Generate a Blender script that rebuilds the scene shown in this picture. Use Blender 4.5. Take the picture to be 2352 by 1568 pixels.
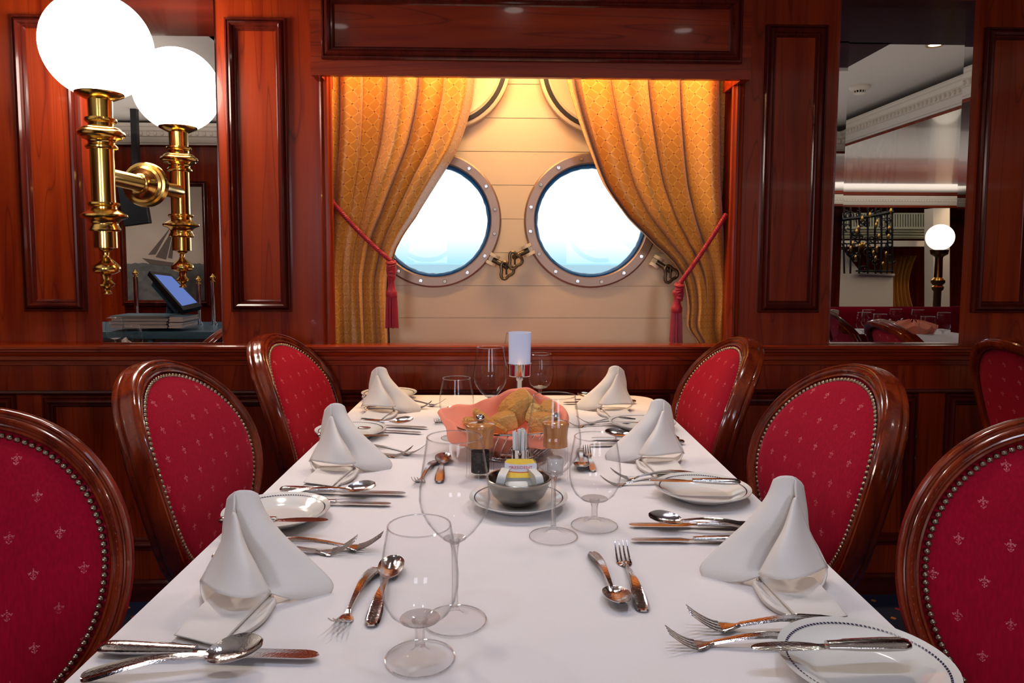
import bpy, bmesh, math, random
from mathutils import Vector, Matrix
random.seed(7)
PI=math.pi
sc=bpy.context.scene
for o in list(bpy.data.objects): bpy.data.objects.remove(o)
COL=sc.collection
# ------------------------------------------------------------------ camera
FPX=1640.; YAW=math.radians(1.6); PIT=math.radians(4.3); ROLL=math.radians(0.2)
CPX=1176.; CPY=601+FPX*math.tan(PIT); EYE=1.18
_f=Vector((math.sin(YAW)*math.cos(PIT),math.cos(YAW)*math.cos(PIT),-math.sin(PIT)))
_r=Vector((math.cos(YAW),-math.sin(YAW),0)); _u=_r.cross(_f)
R_=_r*math.cos(ROLL)+_u*math.sin(ROLL); U_=-_r*math.sin(ROLL)+_u*math.cos(ROLL)
cam_d=bpy.data.cameras.new('camera'); cam=bpy.data.objects.new('camera',cam_d); COL.objects.link(cam)
cam.matrix_world=Matrix(((R_.x,U_.x,-_f.x,0),(R_.y,U_.y,-_f.y,0),(R_.z,U_.z,-_f.z,EYE),(0,0,0,1)))
cam_d.sensor_width=36; cam_d.lens=FPX/2352*36; cam_d.shift_y=(CPY-784)/2352; cam_d.clip_start=.02; cam_d.clip_end=3000
sc.camera=cam
EYEV=Vector((0,0,EYE))
def ray(px,py): return _f+R_*((px-CPX)/FPX)+U_*((CPY-py)/FPX)
def onY(px,py,Y): d=ray(px,py); return EYEV+d*(Y/d.y)
def onZ(px,py,Z): d=ray(px,py); return EYEV+d*((Z-EYE)/d.z)
TT=.754                                   # top of the tablecloth
def T(px,py,h=0.): return onZ(px,py,TT+h)
WY=2.45                                   # the panelled wall
def V(px,py,Yv):                          # a place seen by reflection in the wall's mirrors
    p=onY(px,py,Yv); return Vector((p.x,2*WY-p.y,p.z))
# ------------------------------------------------------------------ world, exposure
sc.view_settings.view_transform='Standard'; sc.view_settings.look='None'; sc.view_settings.gamma=1
sc.view_settings.use_curve_mapping=False; sc.view_settings.exposure=0.0
sc.cycles.use_denoising=True; sc.cycles.max_bounces=8; sc.cycles.transparent_max_bounces=20; sc.cycles.adaptive_threshold=.045; sc.cycles.adaptive_min_samples=16
sc.cycles.diffuse_bounces=3; sc.cycles.glossy_bounces=4; sc.cycles.transmission_bounces=6
sc.cycles.sample_clamp_indirect=4.0; sc.cycles.caustics_reflective=False; sc.cycles.caustics_refractive=False
sc.cycles.blur_glossy=0.5
W=bpy.data.worlds.new('sky'); sc.world=W; W.use_nodes=True
wn=W.node_tree; wn.nodes.clear()
wo=wn.nodes.new('ShaderNodeOutputWorld'); wb=wn.nodes.new('ShaderNodeBackground')
wt=wn.nodes.new('ShaderNodeTexCoord'); ws=wn.nodes.new('ShaderNodeSeparateXYZ'); wr=wn.nodes.new('ShaderNodeValToRGB')
wn.links.new(wt.outputs['Generated'],ws.inputs[0]); wn.links.new(ws.outputs[2],wr.inputs[0])
wr.color_ramp.elements[0].position=0.0; wr.color_ramp.elements[0].color=(.42,.76,1.0,1)
wr.color_ramp.elements[1].position=.09; wr.color_ramp.elements[1].color=(.97,.98,1.0,1)
e=wr.color_ramp.elements.new(.03); e.color=(.86,.95,1.0,1)
wn.links.new(wr.outputs[0],wb.inputs[0]); wb.inputs[1].default_value=1.2
wn.links.new(wb.outputs[0],wo.inputs[0])
# ------------------------------------------------------------------ large lights (the room's downlights, daylight and added fill)
def area(name,loc,target,size,power,color,size_y=None,spread=PI,shape='RECTANGLE'):
    l=bpy.data.lights.new(name,'AREA'); l.shape=shape if size_y is None else 'RECTANGLE'; l.size=size
    if size_y: l.size_y=size_y
    l.energy=power; l.color=color; l.spread=spread
    o=bpy.data.objects.new(name,l); COL.objects.link(o); o.location=loc
    o.rotation_euler=(Vector(target)-Vector(loc)).to_track_quat('-Z','Y').to_euler(); return o
def spot(name,loc,target,power,color,ang=80,blend=.6,rad=.04):
    l=bpy.data.lights.new(name,'SPOT'); l.energy=power; l.color=color; l.spot_size=math.radians(ang); l.spot_blend=blend
    l.shadow_soft_size=rad
    o=bpy.data.objects.new(name,l); COL.objects.link(o); o.location=loc
    o.rotation_euler=(Vector(target)-Vector(loc)).to_track_quat('-Z','Y').to_euler(); return o
WARM=(1.0,.70,.42); NEUT=(1.0,.88,.78); COOL=(.62,.74,1.0)
SOF=2.13; CEIL=2.45
# lamps set in the soffit over the table
spot('soffit_spot',(-.62,1.72,SOF-.01),(-.25,1.2,.75),26,NEUT,82,.7,.03)
spot('soffit_spot',(.08,1.93,SOF-.01),(.05,1.60,.75),20,NEUT,78,.7,.03)
spot('soffit_spot',(.78,1.72,SOF-.01),(.40,1.2,.75),26,NEUT,82,.7,.03)
spot('cool_spot',(-.30,.55,2.42),(-.1,1.0,.75),14,COOL,60,.6,.05)  # cool pair added overhead to light the table and spare the walls
spot('cool_spot',(.42,.55,2.42),(.2,1.0,.75),14,COOL,60,.6,.05)
# daylight from the windows across the room behind the camera
area('daylight',(-1.1,-4.25,1.75),(0,1.2,.7),1.0,17,(.84,.86,1.),1.2,spread=math.radians(100))
area('daylight',(1.5,-4.25,1.75),(0,1.2,.7),1.0,17,(.84,.86,1.),1.2,spread=math.radians(100))
# recessed downlights of the room
DL=[(.1,-.35,4,NEUT),(-.30,.55,.01,NEUT),(.42,.55,.01,NEUT),(-2.3,.75,12,NEUT),(2.57,.70,14,NEUT),(-2.75,.15,60,NEUT),(0,-1.6,14,WARM),(3.6,-2.6,18,WARM),(2.2,-5.6,20,WARM),(6.4,-5.4,40,WARM),(8.0,-6.9,70,WARM),(5.6,-7.4,30,WARM),(5.2,.6,14,WARM)]  # faintest entries only seat fixtures at the added cool lamps
def dlz(x,y): return SOF_LOW(x,y)-.012
def SOF_LOW(x,y):
    if x<-1.3 and -.75<y<1.74: return 2.22
    if y>-4.3 and (x>3.12 or y<-1.9): return 2.20
    return CEIL
for x,y,sx,sy,p in ((0,-.3,2.5,2.0,5),(2.2,-.2,1.6,3.0,5),(-2.4,.5,1.8,2.0,9),(5.5,-6.2,6.,2.5,85),(5.,-3.1,3.,2.,14)):
    area('ceiling_fill',(x,y,2.05 if x<-2 else (1.9 if x==5. else 2.12)),(x,y,3),sx,p,(1.,.86,.74),sy)  # unseen upward panels added to brighten the ceilings
for x,y,p,c in DL: spot('downlight_beam',(x,y,dlz(x,y)-.01),(x,y,0),p,c,125,.9,.05)
# warm strip hidden behind the window pelmet
area('pelmet_lamp',(.135,2.462,2.008),(.135,2.61,1.2),1.3,17,(1.0,.62,.27),.03)
# ------------------------------------------------------------------ helpers
class MB:
    def __init__(s): s.v=[]; s.f=[]; s.uv=[]; s.mi=[]; s.cur=0; s.sm=[]; s.smooth=True
    def add(s,vs,fs,uvs=None,smooth=None):
        b=len(s.v); s.v+= [tuple(p) for p in vs]
        for i,f in enumerate(fs):
            s.f.append(tuple(b+k for k in f)); s.mi.append(s.cur); s.sm.append(s.smooth if smooth is None else smooth)
            s.uv.append([uvs[k] for k in f] if uvs else None)
        return s
    def box(s,x0,x1,y0,y1,z0,z1,M=None):
        v=[Vector((x,y,z)) for z in (z0,z1) for y in (y0,y1) for x in (x0,x1)]
        if M: v=[M@p for p in v]
        return s.add(v,[(0,2,3,1),(4,5,7,6),(0,1,5,4),(2,6,7,3),(0,4,6,2),(1,3,7,5)],smooth=False)
    def grid(s,P,closed_u=False,closed_v=False,uv=None,smooth=True):
        n=len(P); m=len(P[0]); vs=[p for r in P for p in r]; fs=[]
        for i in range(n if closed_u else n-1):
            for j in range(m if closed_v else m-1):
                fs.append((i*m+j,i*m+(j+1)%m,((i+1)%n)*m+(j+1)%m,((i+1)%n)*m+j))
        return s.add(vs,fs,[q for r in uv for q in r] if uv else None,smooth)
    def lathe(s,prof,c=(0,0,0),n=40,axis='z',M=None,smooth=True):
        P=[]
        for r,z in prof:
            P.append([Vector((r*math.cos(2*PI*k/n),r*math.sin(2*PI*k/n),z)) for k in range(n)])
        for row in P:
            for i,p in enumerate(row):
                if M: p=M@p
                row[i]=p+Vector(c)
        return s.grid(P,closed_v=True,smooth=smooth)
    def tube(s,pts,r,n=8,closed=False,cap=True):
        pts=[Vector(p) for p in pts]; N=len(pts); rs=r if isinstance(r,(list,tuple)) else [r]*N
        P=[]; prev=None
        for i,p in enumerate(pts):
            a=pts[(i+1)%N] if (closed or i<N-1) else p; b=pts[i-1] if (closed or i>0) else p
            t=(a-b).normalized()
            if prev is None:
                prev=t.orthogonal().normalized()
            nx=(prev-t*prev.dot(t)); nx=nx.normalized() if nx.length>1e-6 else t.orthogonal().normalized(); prev=nx; ny=t.cross(nx)
            P.append([p+nx*(rs[i]*math.cos(2*PI*k/n))+ny*(rs[i]*math.sin(2*PI*k/n)) for k in range(n)])
        b=len(s.v); s.grid(P,closed_u=closed,closed_v=True)
        if cap and not closed:
            s.f+= [tuple(b+k for k in range(n))[::-1],tuple(b+(N-1)*n+k for k in range(n))]
            s.mi+=[s.cur]*2; s.sm+=[True]*2; s.uv+=[None]*2
        return s
    def ball(s,c,r,n=12,m=8,sc3=(1,1,1),M=None):
        P=[]
        for i in range(m+1):
            a=PI*i/m; row=[]
            for k in range(n):
                p=Vector((math.sin(a)*math.cos(2*PI*k/n)*sc3[0],math.sin(a)*math.sin(2*PI*k/n)*sc3[1],-math.cos(a)*sc3[2]))*r
                if M: p=M@p
                row.append(p+Vector(c))
            P.append(row)
        return s.grid(P,closed_v=True)
    def build(s,name,mats,parent=None,loc=None,**kw):
        me=bpy.data.meshes.new(name); me.from_pydata(s.v,[],s.f)
        if not isinstance(mats,(list,tuple)): mats=[mats]
        for m in mats: me.materials.append(m)
        for i,p in enumerate(me.polygons): p.material_index=s.mi[i]; p.use_smooth=s.sm[i]
        if any(s.uv):
            ul=me.uv_layers.new(name='UVMap'); k=0
            for i,p in enumerate(me.polygons):
                for j in range(len(s.f[i])):
                    ul.data[k].uv=s.uv[i][j] if s.uv[i] else (0,0); k+=1
        bm=bmesh.new(); bm.from_mesh(me); bmesh.ops.remove_doubles(bm,verts=bm.verts,dist=1e-6)
        bmesh.ops.recalc_face_normals(bm,faces=bm.faces)
        for e in bm.edges:
            if len(e.link_faces)==2 and e.calc_face_angle(0)>math.radians(42): e.smooth=False
        bm.to_mesh(me); bm.free(); me.update()
        o=bpy.data.objects.new(name,me); COL.objects.link(o)
        if parent: o.parent=parent
        if loc is not None: o.location=loc
        return o
def subsurf(o,n=2): m=o.modifiers.new('s','SUBSURF'); m.levels=n; m.render_levels=n; return o
def solid(o,t,off=0.): m=o.modifiers.new('t','SOLIDIFY'); m.thickness=t; m.offset=off; return o
def bevel(o,w,n=2): m=o.modifiers.new('b','BEVEL'); m.width=w; m.segments=n; m.limit_method='ANGLE'; return o
def tag(o,label=None,cat=None,group=None,kind=None):
    if label: o['label']=label
    if cat: o['category']=cat
    if group: o['group']=group
    if kind: o['kind']=kind
    return o
def thing(name,label,cat,loc=(0,0,0),rz=0,group=None):
    o=bpy.data.objects.new(name,None); COL.objects.link(o); o.location=loc; o.rotation_euler=(0,0,rz); o.empty_display_size=.05
    return tag(o,label,cat,group)
def copy_tree(o,parent=None):
    c=o.copy(); COL.objects.link(c); c.parent=parent
    for ch in list(o.children): copy_tree(ch,c)
    return c
def struct(name,mb,mat,parent=None): return tag(mb.build(name,mat,parent),kind=None if parent else 'structure')
# ------------------------------------------------------------------ materials
def newmat(name):
    m=bpy.data.materials.new(name); m.use_nodes=True; nt=m.node_tree; b=nt.nodes['Principled BSDF']; return m,nt,b
def N(nt,t,**kw):
    n=nt.nodes.new(t)
    for k,v in kw.items(): setattr(n,k,v)
    return n
def math_(nt,op,a,b=None,c=None,clamp=False):
    n=nt.nodes.new('ShaderNodeMath'); n.operation=op; n.use_clamp=clamp
    for i,x in enumerate((a,b,c)):
        if x is None: continue
        if isinstance(x,(int,float)): n.inputs[i].default_value=x
        else: nt.links.new(x,n.inputs[i])
    return n.outputs[0]
def mixc(nt,f,a,b):
    n=nt.nodes.new('ShaderNodeMix'); n.data_type='RGBA'
    if isinstance(f,(int,float)): n.inputs[0].default_value=f
    else: nt.links.new(f,n.inputs[0])
    for i,x in ((6,a),(7,b)):
        if isinstance(x,tuple): n.inputs[i].default_value=(*x[:3],1)
        else: nt.links.new(x,n.inputs[i])
    return n.outputs[2]
def plain(name,col,rough=.5,metal=0,spec=.5,coat=0,sheen=0,bump=0,bscale=200,noise=0,nscale=5,trans=0,ior=1.45,emis=None,es=0,bd=.002):
    m,nt,b=newmat(name)
    b.inputs['Base Color'].default_value=(*col,1); b.inputs['Roughness'].default_value=rough; b.inputs['Metallic'].default_value=metal
    b.inputs['Specular IOR Level'].default_value=spec; b.inputs['Coat Weight'].default_value=coat; b.inputs['Coat Roughness'].default_value=.06
    b.inputs['Sheen Weight'].default_value=sheen; b.inputs['IOR'].default_value=ior; b.inputs['Transmission Weight'].default_value=trans
    if emis: b.inputs['Emission Color'].default_value=(*emis,1); b.inputs['Emission Strength'].default_value=es
    tc=N(nt,'ShaderNodeTexCoord')
    if noise:
        n=N(nt,'ShaderNodeTexNoise'); n.inputs['Scale'].default_value=nscale; n.inputs['Detail'].default_value=4
        nt.links.new(tc.outputs['Object'],n.inputs[0])
        f=math_(nt,'MULTIPLY',n.outputs[0],noise)
        nt.links.new(mixc(nt,f,col,tuple(c*.55 for c in col)),b.inputs['Base Color'])
    if bump:
        n=N(nt,'ShaderNodeTexNoise'); n.inputs['Scale'].default_value=bscale; n.inputs['Detail'].default_value=3
        nt.links.new(tc.outputs['Object'],n.inputs[0])
        bp=N(nt,'ShaderNodeBump'); bp.inputs['Strength'].default_value=bump; bp.inputs['Distance'].default_value=bd
        nt.links.new(n.outputs[0],bp.inputs['Height']); nt.links.new(bp.outputs[0],b.inputs['Normal'])
    return m
def wood(name,c1,c2,c3,axis=2,rough=.24,coat=.25,sc_=1.,spec=.3):
    m,nt,b=newmat(name); tc=N(nt,'ShaderNodeTexCoord'); mp=N(nt,'ShaderNodeMapping')
    s=[16*sc_]*3; s[axis]=1.1*sc_; mp.inputs['Scale'].default_value=s
    nt.links.new(tc.outputs['Object'],mp.inputs[0])
    n1=N(nt,'ShaderNodeTexNoise'); n1.inputs['Scale'].default_value=1.; n1.inputs['Detail'].default_value=6; n1.inputs['Distortion'].default_value=.6
    nt.links.new(mp.outputs[0],n1.inputs[0])
    w=N(nt,'ShaderNodeMapping'); s2=[5*sc_]*3; s2[axis]=.28*sc_; w.inputs['Scale'].default_value=s2; nt.links.new(tc.outputs['Object'],w.inputs[0])
    n2=N(nt,'ShaderNodeTexNoise'); n2.inputs['Scale'].default_value=1.5; n2.inputs['Detail'].default_value=2; nt.links.new(w.outputs[0],n2.inputs[0])
    lines=math_(nt,'ABSOLUTE',math_(nt,'SINE',math_(nt,'MULTIPLY',n2.outputs[0],42.)))
    lines=math_(nt,'POWER',math_(nt,'SUBTRACT',1.,lines),9.)
    rp=N(nt,'ShaderNodeValToRGB'); nt.links.new(n1.outputs[0],rp.inputs[0])
    rp.color_ramp.elements[0].position=.32; rp.color_ramp.elements[0].color=(*c2,1); rp.color_ramp.elements[1].position=.66; rp.color_ramp.elements[1].color=(*c1,1)
    col=mixc(nt,math_(nt,'MULTIPLY',lines,.55),rp.outputs[0],c3)
    nt.links.new(col,b.inputs['Base Color']); b.inputs['Roughness'].default_value=rough
    b.inputs['Coat Weight'].default_value=coat; b.inputs['Coat Roughness'].default_value=.05; b.inputs['Specular IOR Level'].default_value=spec
    return m
M_wood=wood('mahogany_veneer',(.31,.034,.0050),(.165,.0125,.0028),(.04,.004,.002))
M_woodh=wood('mahogany_across',(.31,.034,.0050),(.165,.0125,.0028),(.04,.004,.002),axis=0)
M_wood2=wood('dark_mahogany_moulding',(.11,.012,.006),(.055,.007,.004),(.02,.004,.003),rough=.16)
M_wood2h=wood('dark_mahogany_rail',(.11,.012,.006),(.055,.007,.004),(.02,.004,.003),axis=0,rough=.16)
M_chair=wood('polished_chair_wood',(.26,.035,.008),(.12,.012,.004),(.03,.004,.002),sc_=1.6,rough=.2,coat=.6)
M_brass=plain('polished_brass',(.84,.55,.15),.19,1)
M_brass2=plain('satin_brass',(.66,.42,.12),.3,1)
M_steel=plain('polished_steel',(.62,.60,.60),.13,1,bump=.15,bscale=400)
M_chrome=plain('chrome',(.78,.78,.80),.06,1)
M_pewter=plain('pewter',(.42,.38,.35),.26,1,noise=.5,nscale=50)
M_nail=plain('antique_nail',(.34,.27,.20),.28,1)
M_cream=plain('cream_paint',(.80,.64,.41),.45)
M_creamlid=plain('cream_lid_paint',(.82,.70,.47),.35)
M_rubber=plain('black_rubber',(.02,.02,.022),.5)
M_bronze=plain('bronze_ring',(.40,.27,.20),.40,.6,noise=.5,nscale=14)
M_gasket=plain('blue_sealant',(.02,.13,.35),.35)
M_iron=plain('old_bronze',(.13,.10,.06),.35,.8)
M_white=plain('white_ceiling',(.62,.60,.58),.8)
M_plaster=plain('white_plaster',(.72,.68,.60),.6)
M_cloth=plain('white_linen',(.82,.77,.77),.85,bump=.35,bscale=14,bd=.012)
M_napk=plain('white_napkin_cotton',(.82,.76,.71),.9,bump=.4,bscale=1200)
M_pink=plain('salmon_napkin',(.85,.25,.15),.85,bump=.3,bscale=700,sheen=.2)
M_bread=plain('bread_crust',(.66,.27,.045),.7,bump=1.,bscale=110,noise=1.1,nscale=38,bd=.008)
M_crumb=plain('bread_crumb',(.84,.50,.16),.9,bump=1.,bscale=150,noise=.6,nscale=60,bd=.008)
M_china=plain('white_china',(.78,.76,.72),.12,coat=.5)
M_navy=plain('navy_glaze',(.02,.02,.06),.2)
M_mill=wood('mill_wood',(.52,.22,.07),(.38,.13,.035),(.28,.09,.03),sc_=3,rough=.2,coat=.7)
M_pepper=plain('peppercorns',(.02,.017,.015),.7,bump=1,bscale=300)
M_salt=plain('salt',(.75,.72,.70),.7,bump=.6,bscale=500)
M_paper=plain('white_paper',(.80,.79,.77),.7,bump=.2)
M_pack=plain('white_plastic_tub',(.72,.72,.68),.3,coat=.2)
M_rope=plain('crimson_cord',(.33,.004,.022),.5,sheen=.15)
M_mirror=plain('mirror_silver',(.90,.90,.90),.0,1)
M_black=plain('black_plastic',(.012,.013,.016),.3)
M_teal=plain('blue_grey_plastic',(.03,.09,.13),.4)
M_frost=plain('frosted_glass',(.80,.84,.95),.6,trans=.42,emis=(.55,.65,1.),es=.10)  # faint bluish glow put into the glass itself
def glassmat(name,base=.010,edge=.6,tint=(1,1,1),rough=.0,fac=1.6):
    m=bpy.data.materials.new(name); m.use_nodes=True; nt=m.node_tree; nt.nodes.clear()
    o=N(nt,'ShaderNodeOutputMaterial'); tr=N(nt,'ShaderNodeBsdfTransparent'); gl=N(nt,'ShaderNodeBsdfGlossy'); gl.inputs['Roughness'].default_value=rough
    gl.inputs['Color'].default_value=(.95,.97,1,1)
    lw=N(nt,'ShaderNodeLayerWeight'); lw.inputs[0].default_value=.5
    f5=math_(nt,'POWER',lw.outputs['Facing'],7.)
    mx=N(nt,'ShaderNodeMixShader'); nt.links.new(math_(nt,'MULTIPLY_ADD',f5,edge,base,clamp=True),mx.inputs[0])
    dark=mixc(nt,math_(nt,'MULTIPLY',math_(nt,'POWER',lw.outputs['Facing'],8.),.9,clamp=True),(.992*tint[0],.992*tint[1],.992*tint[2]),(.30,.30,.34))
    nt.links.new(dark,tr.inputs[0]); nt.links.new(tr.outputs[0],mx.inputs[1]); nt.links.new(gl.outputs[0],mx.inputs[2]); nt.links.new(mx.outputs[0],o.inputs[0])
    return m
M_glass=glassmat('thin_crystal')
def solidglass(name='solid_crystal',tf=.62):
    m=bpy.data.materials.new(name); m.use_nodes=True; nt=m.node_tree; nt.nodes.clear()
    o=N(nt,'ShaderNodeOutputMaterial'); g=N(nt,'ShaderNodeBsdfGlass'); g.inputs['IOR'].default_value=1.48
    tr=N(nt,'ShaderNodeBsdfTransparent'); mx=N(nt,'ShaderNodeMixShader'); mx.inputs[0].default_value=tf
    nt.links.new(g.outputs[0],mx.inputs[1]); nt.links.new(tr.outputs[0],mx.inputs[2]); nt.links.new(mx.outputs[0],o.inputs[0]); return m
M_sglass=solidglass(); M_base=solidglass('thick_crystal',.5)
M_rim=glassmat('crystal_rim',base=.30,edge=.6)
def emis(name,col,s):
    m=bpy.data.materials.new(name); m.use_nodes=True; nt=m.node_tree; nt.nodes.clear()
    o=N(nt,'ShaderNodeOutputMaterial'); e=N(nt,'ShaderNodeEmission'); e.inputs[0].default_value=(*col,1); e.inputs[1].default_value=s
    nt.links.new(e.outputs[0],o.inputs[0]); return m
M_globe=emis('lit_opal_glass',(1.,.87,.74),24.)
M_globe2=emis('lit_opal_glass_far',(1.,.86,.68),2.2)
M_bulb=emis('lit_downlight',(1.,.92,.85),9.)
M_flame=emis('candle_flame',(1.,.55,.18),40.)
def velvet():
    m,nt,b=newmat('crimson_velvet'); uv=N(nt,'ShaderNodeUVMap'); sp=N(nt,'ShaderNodeSeparateXYZ'); nt.links.new(uv.outputs[0],sp.inputs[0])
    cw,ch=.062,.052
    v=math_(nt,'DIVIDE',sp.outputs[1],ch); row=math_(nt,'FLOOR',v)
    u=math_(nt,'ADD',math_(nt,'DIVIDE',sp.outputs[0],cw),math_(nt,'MULTIPLY',row,.5))
    x=math_(nt,'MULTIPLY',math_(nt,'SUBTRACT',math_(nt,'FRACT',u),.5),cw*1000); y=math_(nt,'MULTIPLY',math_(nt,'SUBTRACT',math_(nt,'FRACT',v),.5),ch*1000)
    def ell(cx,cy,rx,ry,rot=0.):
        c,s=math.cos(rot),math.sin(rot)
        dx=math_(nt,'SUBTRACT',x,cx); dy=math_(nt,'SUBTRACT',y,cy)
        a=math_(nt,'DIVIDE',math_(nt,'ADD',math_(nt,'MULTIPLY',dx,c),math_(nt,'MULTIPLY',dy,s)),rx)
        d=math_(nt,'DIVIDE',math_(nt,'SUBTRACT',math_(nt,'MULTIPLY',dy,c),math_(nt,'MULTIPLY',dx,s)),ry)
        return math_(nt,'LESS_THAN',math_(nt,'ADD',math_(nt,'MULTIPLY',a,a),math_(nt,'MULTIPLY',d,d)),1.)
    k=None
    for a in ((0,3.5,1.5,3.6),(0,8.2,.9,1.),(3.9,2.2,1.1,3.,.7),(-3.9,2.2,1.1,3.,-.7),(6.,2.6,1.,1.),(-6.,2.6,1.,1.),(0,-3.2,.8,1.6),(2.4,-4.6,.9,2.,-.7),(-2.4,-4.6,.9,2.,.7),(0,-6.5,1.2,.9),(0,-.7,3.,.7)):
        e=ell(*a); k=e if k is None else math_(nt,'MAXIMUM',k,e)
    tc=N(nt,'ShaderNodeTexCoord'); n=N(nt,'ShaderNodeTexNoise'); n.inputs['Scale'].default_value=700; nt.links.new(tc.outputs['Object'],n.inputs[0])
    wear=N(nt,'ShaderNodeTexNoise'); wear.inputs['Scale'].default_value=9; nt.links.new(tc.outputs['Object'],wear.inputs[0])
    k=math_(nt,'MULTIPLY',k,math_(nt,'GREATER_THAN',n.outputs[0],.48)); k=math_(nt,'MULTIPLY',k,math_(nt,'MULTIPLY_ADD',wear.outputs[0],1.6,-.25,clamp=True))
    st=N(nt,'ShaderNodeTexNoise'); st.inputs['Scale'].default_value=1.; mp=N(nt,'ShaderNodeMapping'); mp.inputs['Scale'].default_value=(260,260,45)
    nt.links.new(tc.outputs['Object'],mp.inputs[0]); nt.links.new(mp.outputs[0],st.inputs[0])
    basec=mixc(nt,st.outputs[0],(.42,.001,.026),(.20,.0005,.010))
    nt.links.new(mixc(nt,k,basec,(.85,.33,.36)),b.inputs['Base Color'])
    b.inputs['Roughness'].default_value=.9; b.inputs['Sheen Weight'].default_value=.22; b.inputs['Sheen Tint'].default_value=(1,.15,.25,1); b.inputs['Specular IOR Level'].default_value=.15
    bp=N(nt,'ShaderNodeBump'); bp.inputs['Strength'].default_value=.3; bp.inputs['Distance'].default_value=.001; nt.links.new(st.outputs[0],bp.inputs['Height']); nt.links.new(bp.outputs[0],b.inputs['Normal'])
    return m
M_velvet=velvet()
def damask():
    m,nt,b=newmat('gold_damask'); uv=N(nt,'ShaderNodeUVMap'); sp=N(nt,'ShaderNodeSeparateXYZ'); nt.links.new(uv.outputs[0],sp.inputs[0])
    c=.040
    X=math_(nt,'DIVIDE',sp.outputs[0],c); Y=math_(nt,'DIVIDE',sp.outputs[1],c*1.15)
    wob=math_(nt,'MULTIPLY',math_(nt,'SINE',math_(nt,'MULTIPLY',Y,2*PI)),.06)
    X2=math_(nt,'ADD',X,wob)
    a=math_(nt,'ADD',X2,Y); d=math_(nt,'SUBTRACT',X2,Y)
    fa=math_(nt,'ABSOLUTE',math_(nt,'SUBTRACT',math_(nt,'FRACT',a),.5)); fd=math_(nt,'ABSOLUTE',math_(nt,'SUBTRACT',math_(nt,'FRACT',d),.5))
    line=math_(nt,'GREATER_THAN',math_(nt,'MAXIMUM',fa,fd),.44)
    core=math_(nt,'GREATER_THAN',math_(nt,'MAXIMUM',fa,fd),.485)
    dist=math_(nt,'ADD',math_(nt,'POWER',math_(nt,'SUBTRACT',fa,.5),2.),math_(nt,'POWER',math_(nt,'SUBTRACT',fd,.5),2.))
    dot=math_(nt,'LESS_THAN',dist,.0075)
    base=mixc(nt,line,(.58,.25,.030),(.74,.38,.075))
    hatch=math_(nt,'MULTIPLY',math_(nt,'GREATER_THAN',math_(nt,'FRACT',math_(nt,'MULTIPLY',Y,9.)),.5),.25)
    base=mixc(nt,hatch,base,(.46,.17,.02))
    nt.links.new(mixc(nt,dot,base,(.22,.05,.012)),b.inputs['Base Color'])
    b.inputs['Roughness'].default_value=.42; b.inputs['Sheen Weight'].default_value=.3; b.inputs['Specular IOR Level'].default_value=.4
    bp=N(nt,'ShaderNodeBump'); bp.inputs['Strength'].default_value=.3; bp.inputs['Distance'].default_value=.001; nt.links.new(line,bp.inputs['Height']); nt.links.new(bp.outputs[0],b.inputs['Normal'])
    return m
M_damask=damask()
def carpet():
    m,nt,b=newmat('navy_carpet'); tc=N(nt,'ShaderNodeTexCoord'); sp=N(nt,'ShaderNodeSeparateXYZ'); nt.links.new(tc.outputs['Object'],sp.inputs[0])
    c=.062; V_=math_(nt,'DIVIDE',sp.outputs[1],c); row=math_(nt,'FLOOR',V_); Uo=math_(nt,'ADD',math_(nt,'DIVIDE',sp.outputs[0],c*1.6),math_(nt,'MULTIPLY',row,.5))
    x=math_(nt,'SUBTRACT',math_(nt,'FRACT',Uo),.5); y=math_(nt,'SUBTRACT',math_(nt,'FRACT',V_),.5)
    d=math_(nt,'ADD',math_(nt,'ABSOLUTE',math_(nt,'MULTIPLY',x,1.6)),math_(nt,'ABSOLUTE',y)); dot=math_(nt,'LESS_THAN',d,.17)
    par=math_(nt,'GREATER_THAN',math_(nt,'FRACT',math_(nt,'MULTIPLY',row,.5)),.25)
    n=N(nt,'ShaderNodeTexNoise'); n.inputs['Scale'].default_value=250; nt.links.new(tc.outputs['Object'],n.inputs[0])
    base=mixc(nt,n.outputs[0],(.008,.016,.055),(.02,.03,.09))
    nt.links.new(mixc(nt,dot,base,mixc(nt,par,(.55,.22,.05),(.35,.02,.03))),b.inputs['Base Color']); b.inputs['Roughness'].default_value=.95
    return m
M_carpet=carpet()
# ------------------------------------------------------------------ the room
XL,XR,YB=-4.4,10.0,-9.6
OPX0,OPX1,OPZ0,OPZ1=-.562,.838,.895,2.02
mb=MB()
mb.box(XL,OPX0,WY,WY+.05,0,CEIL); mb.box(OPX1,XR,WY,WY+.05,0,CEIL)
mb.box(OPX0,OPX1,WY,WY+.02,0,OPZ0); mb.box(OPX0,OPX1,WY,WY+.05,OPZ1,CEIL)
mb.box(OPX0-.02,OPX0,WY+.05,2.79,.80,OPZ1+.1); mb.box(OPX1,OPX1+.02,WY+.05,2.79,.80,OPZ1+.1)
struct('wall_back',mb,M_wood)
mb=MB(); mb.box(OPX0-.02,OPX1+.02,WY+.05,2.79,OPZ1+.03,OPZ1+.05); mb.box(OPX0,OPX1,WY+.021,2.79,.82,.845); struct('trim_1',mb,M_woodh)
mb=MB(); mb.box(XL,XR,YB,WY,-.04,0); struct('floor',mb,M_carpet)
mb=MB(); mb.box(XL,XR,YB,WY,CEIL,CEIL+.04); struct('ceiling',mb,M_white)
mb=MB(); mb.box(XL-.05,XL,YB,WY,0,CEIL); struct('wall_left',mb,M_wood)
mb=MB(); mb.box(XR,XR+.05,YB,WY,0,CEIL); struct('wall_right',mb,M_wood)
mb=MB(); mb.box(XL,XR,YB-.05,YB,0,CEIL); struct('wall_front',mb,M_wood)
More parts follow.
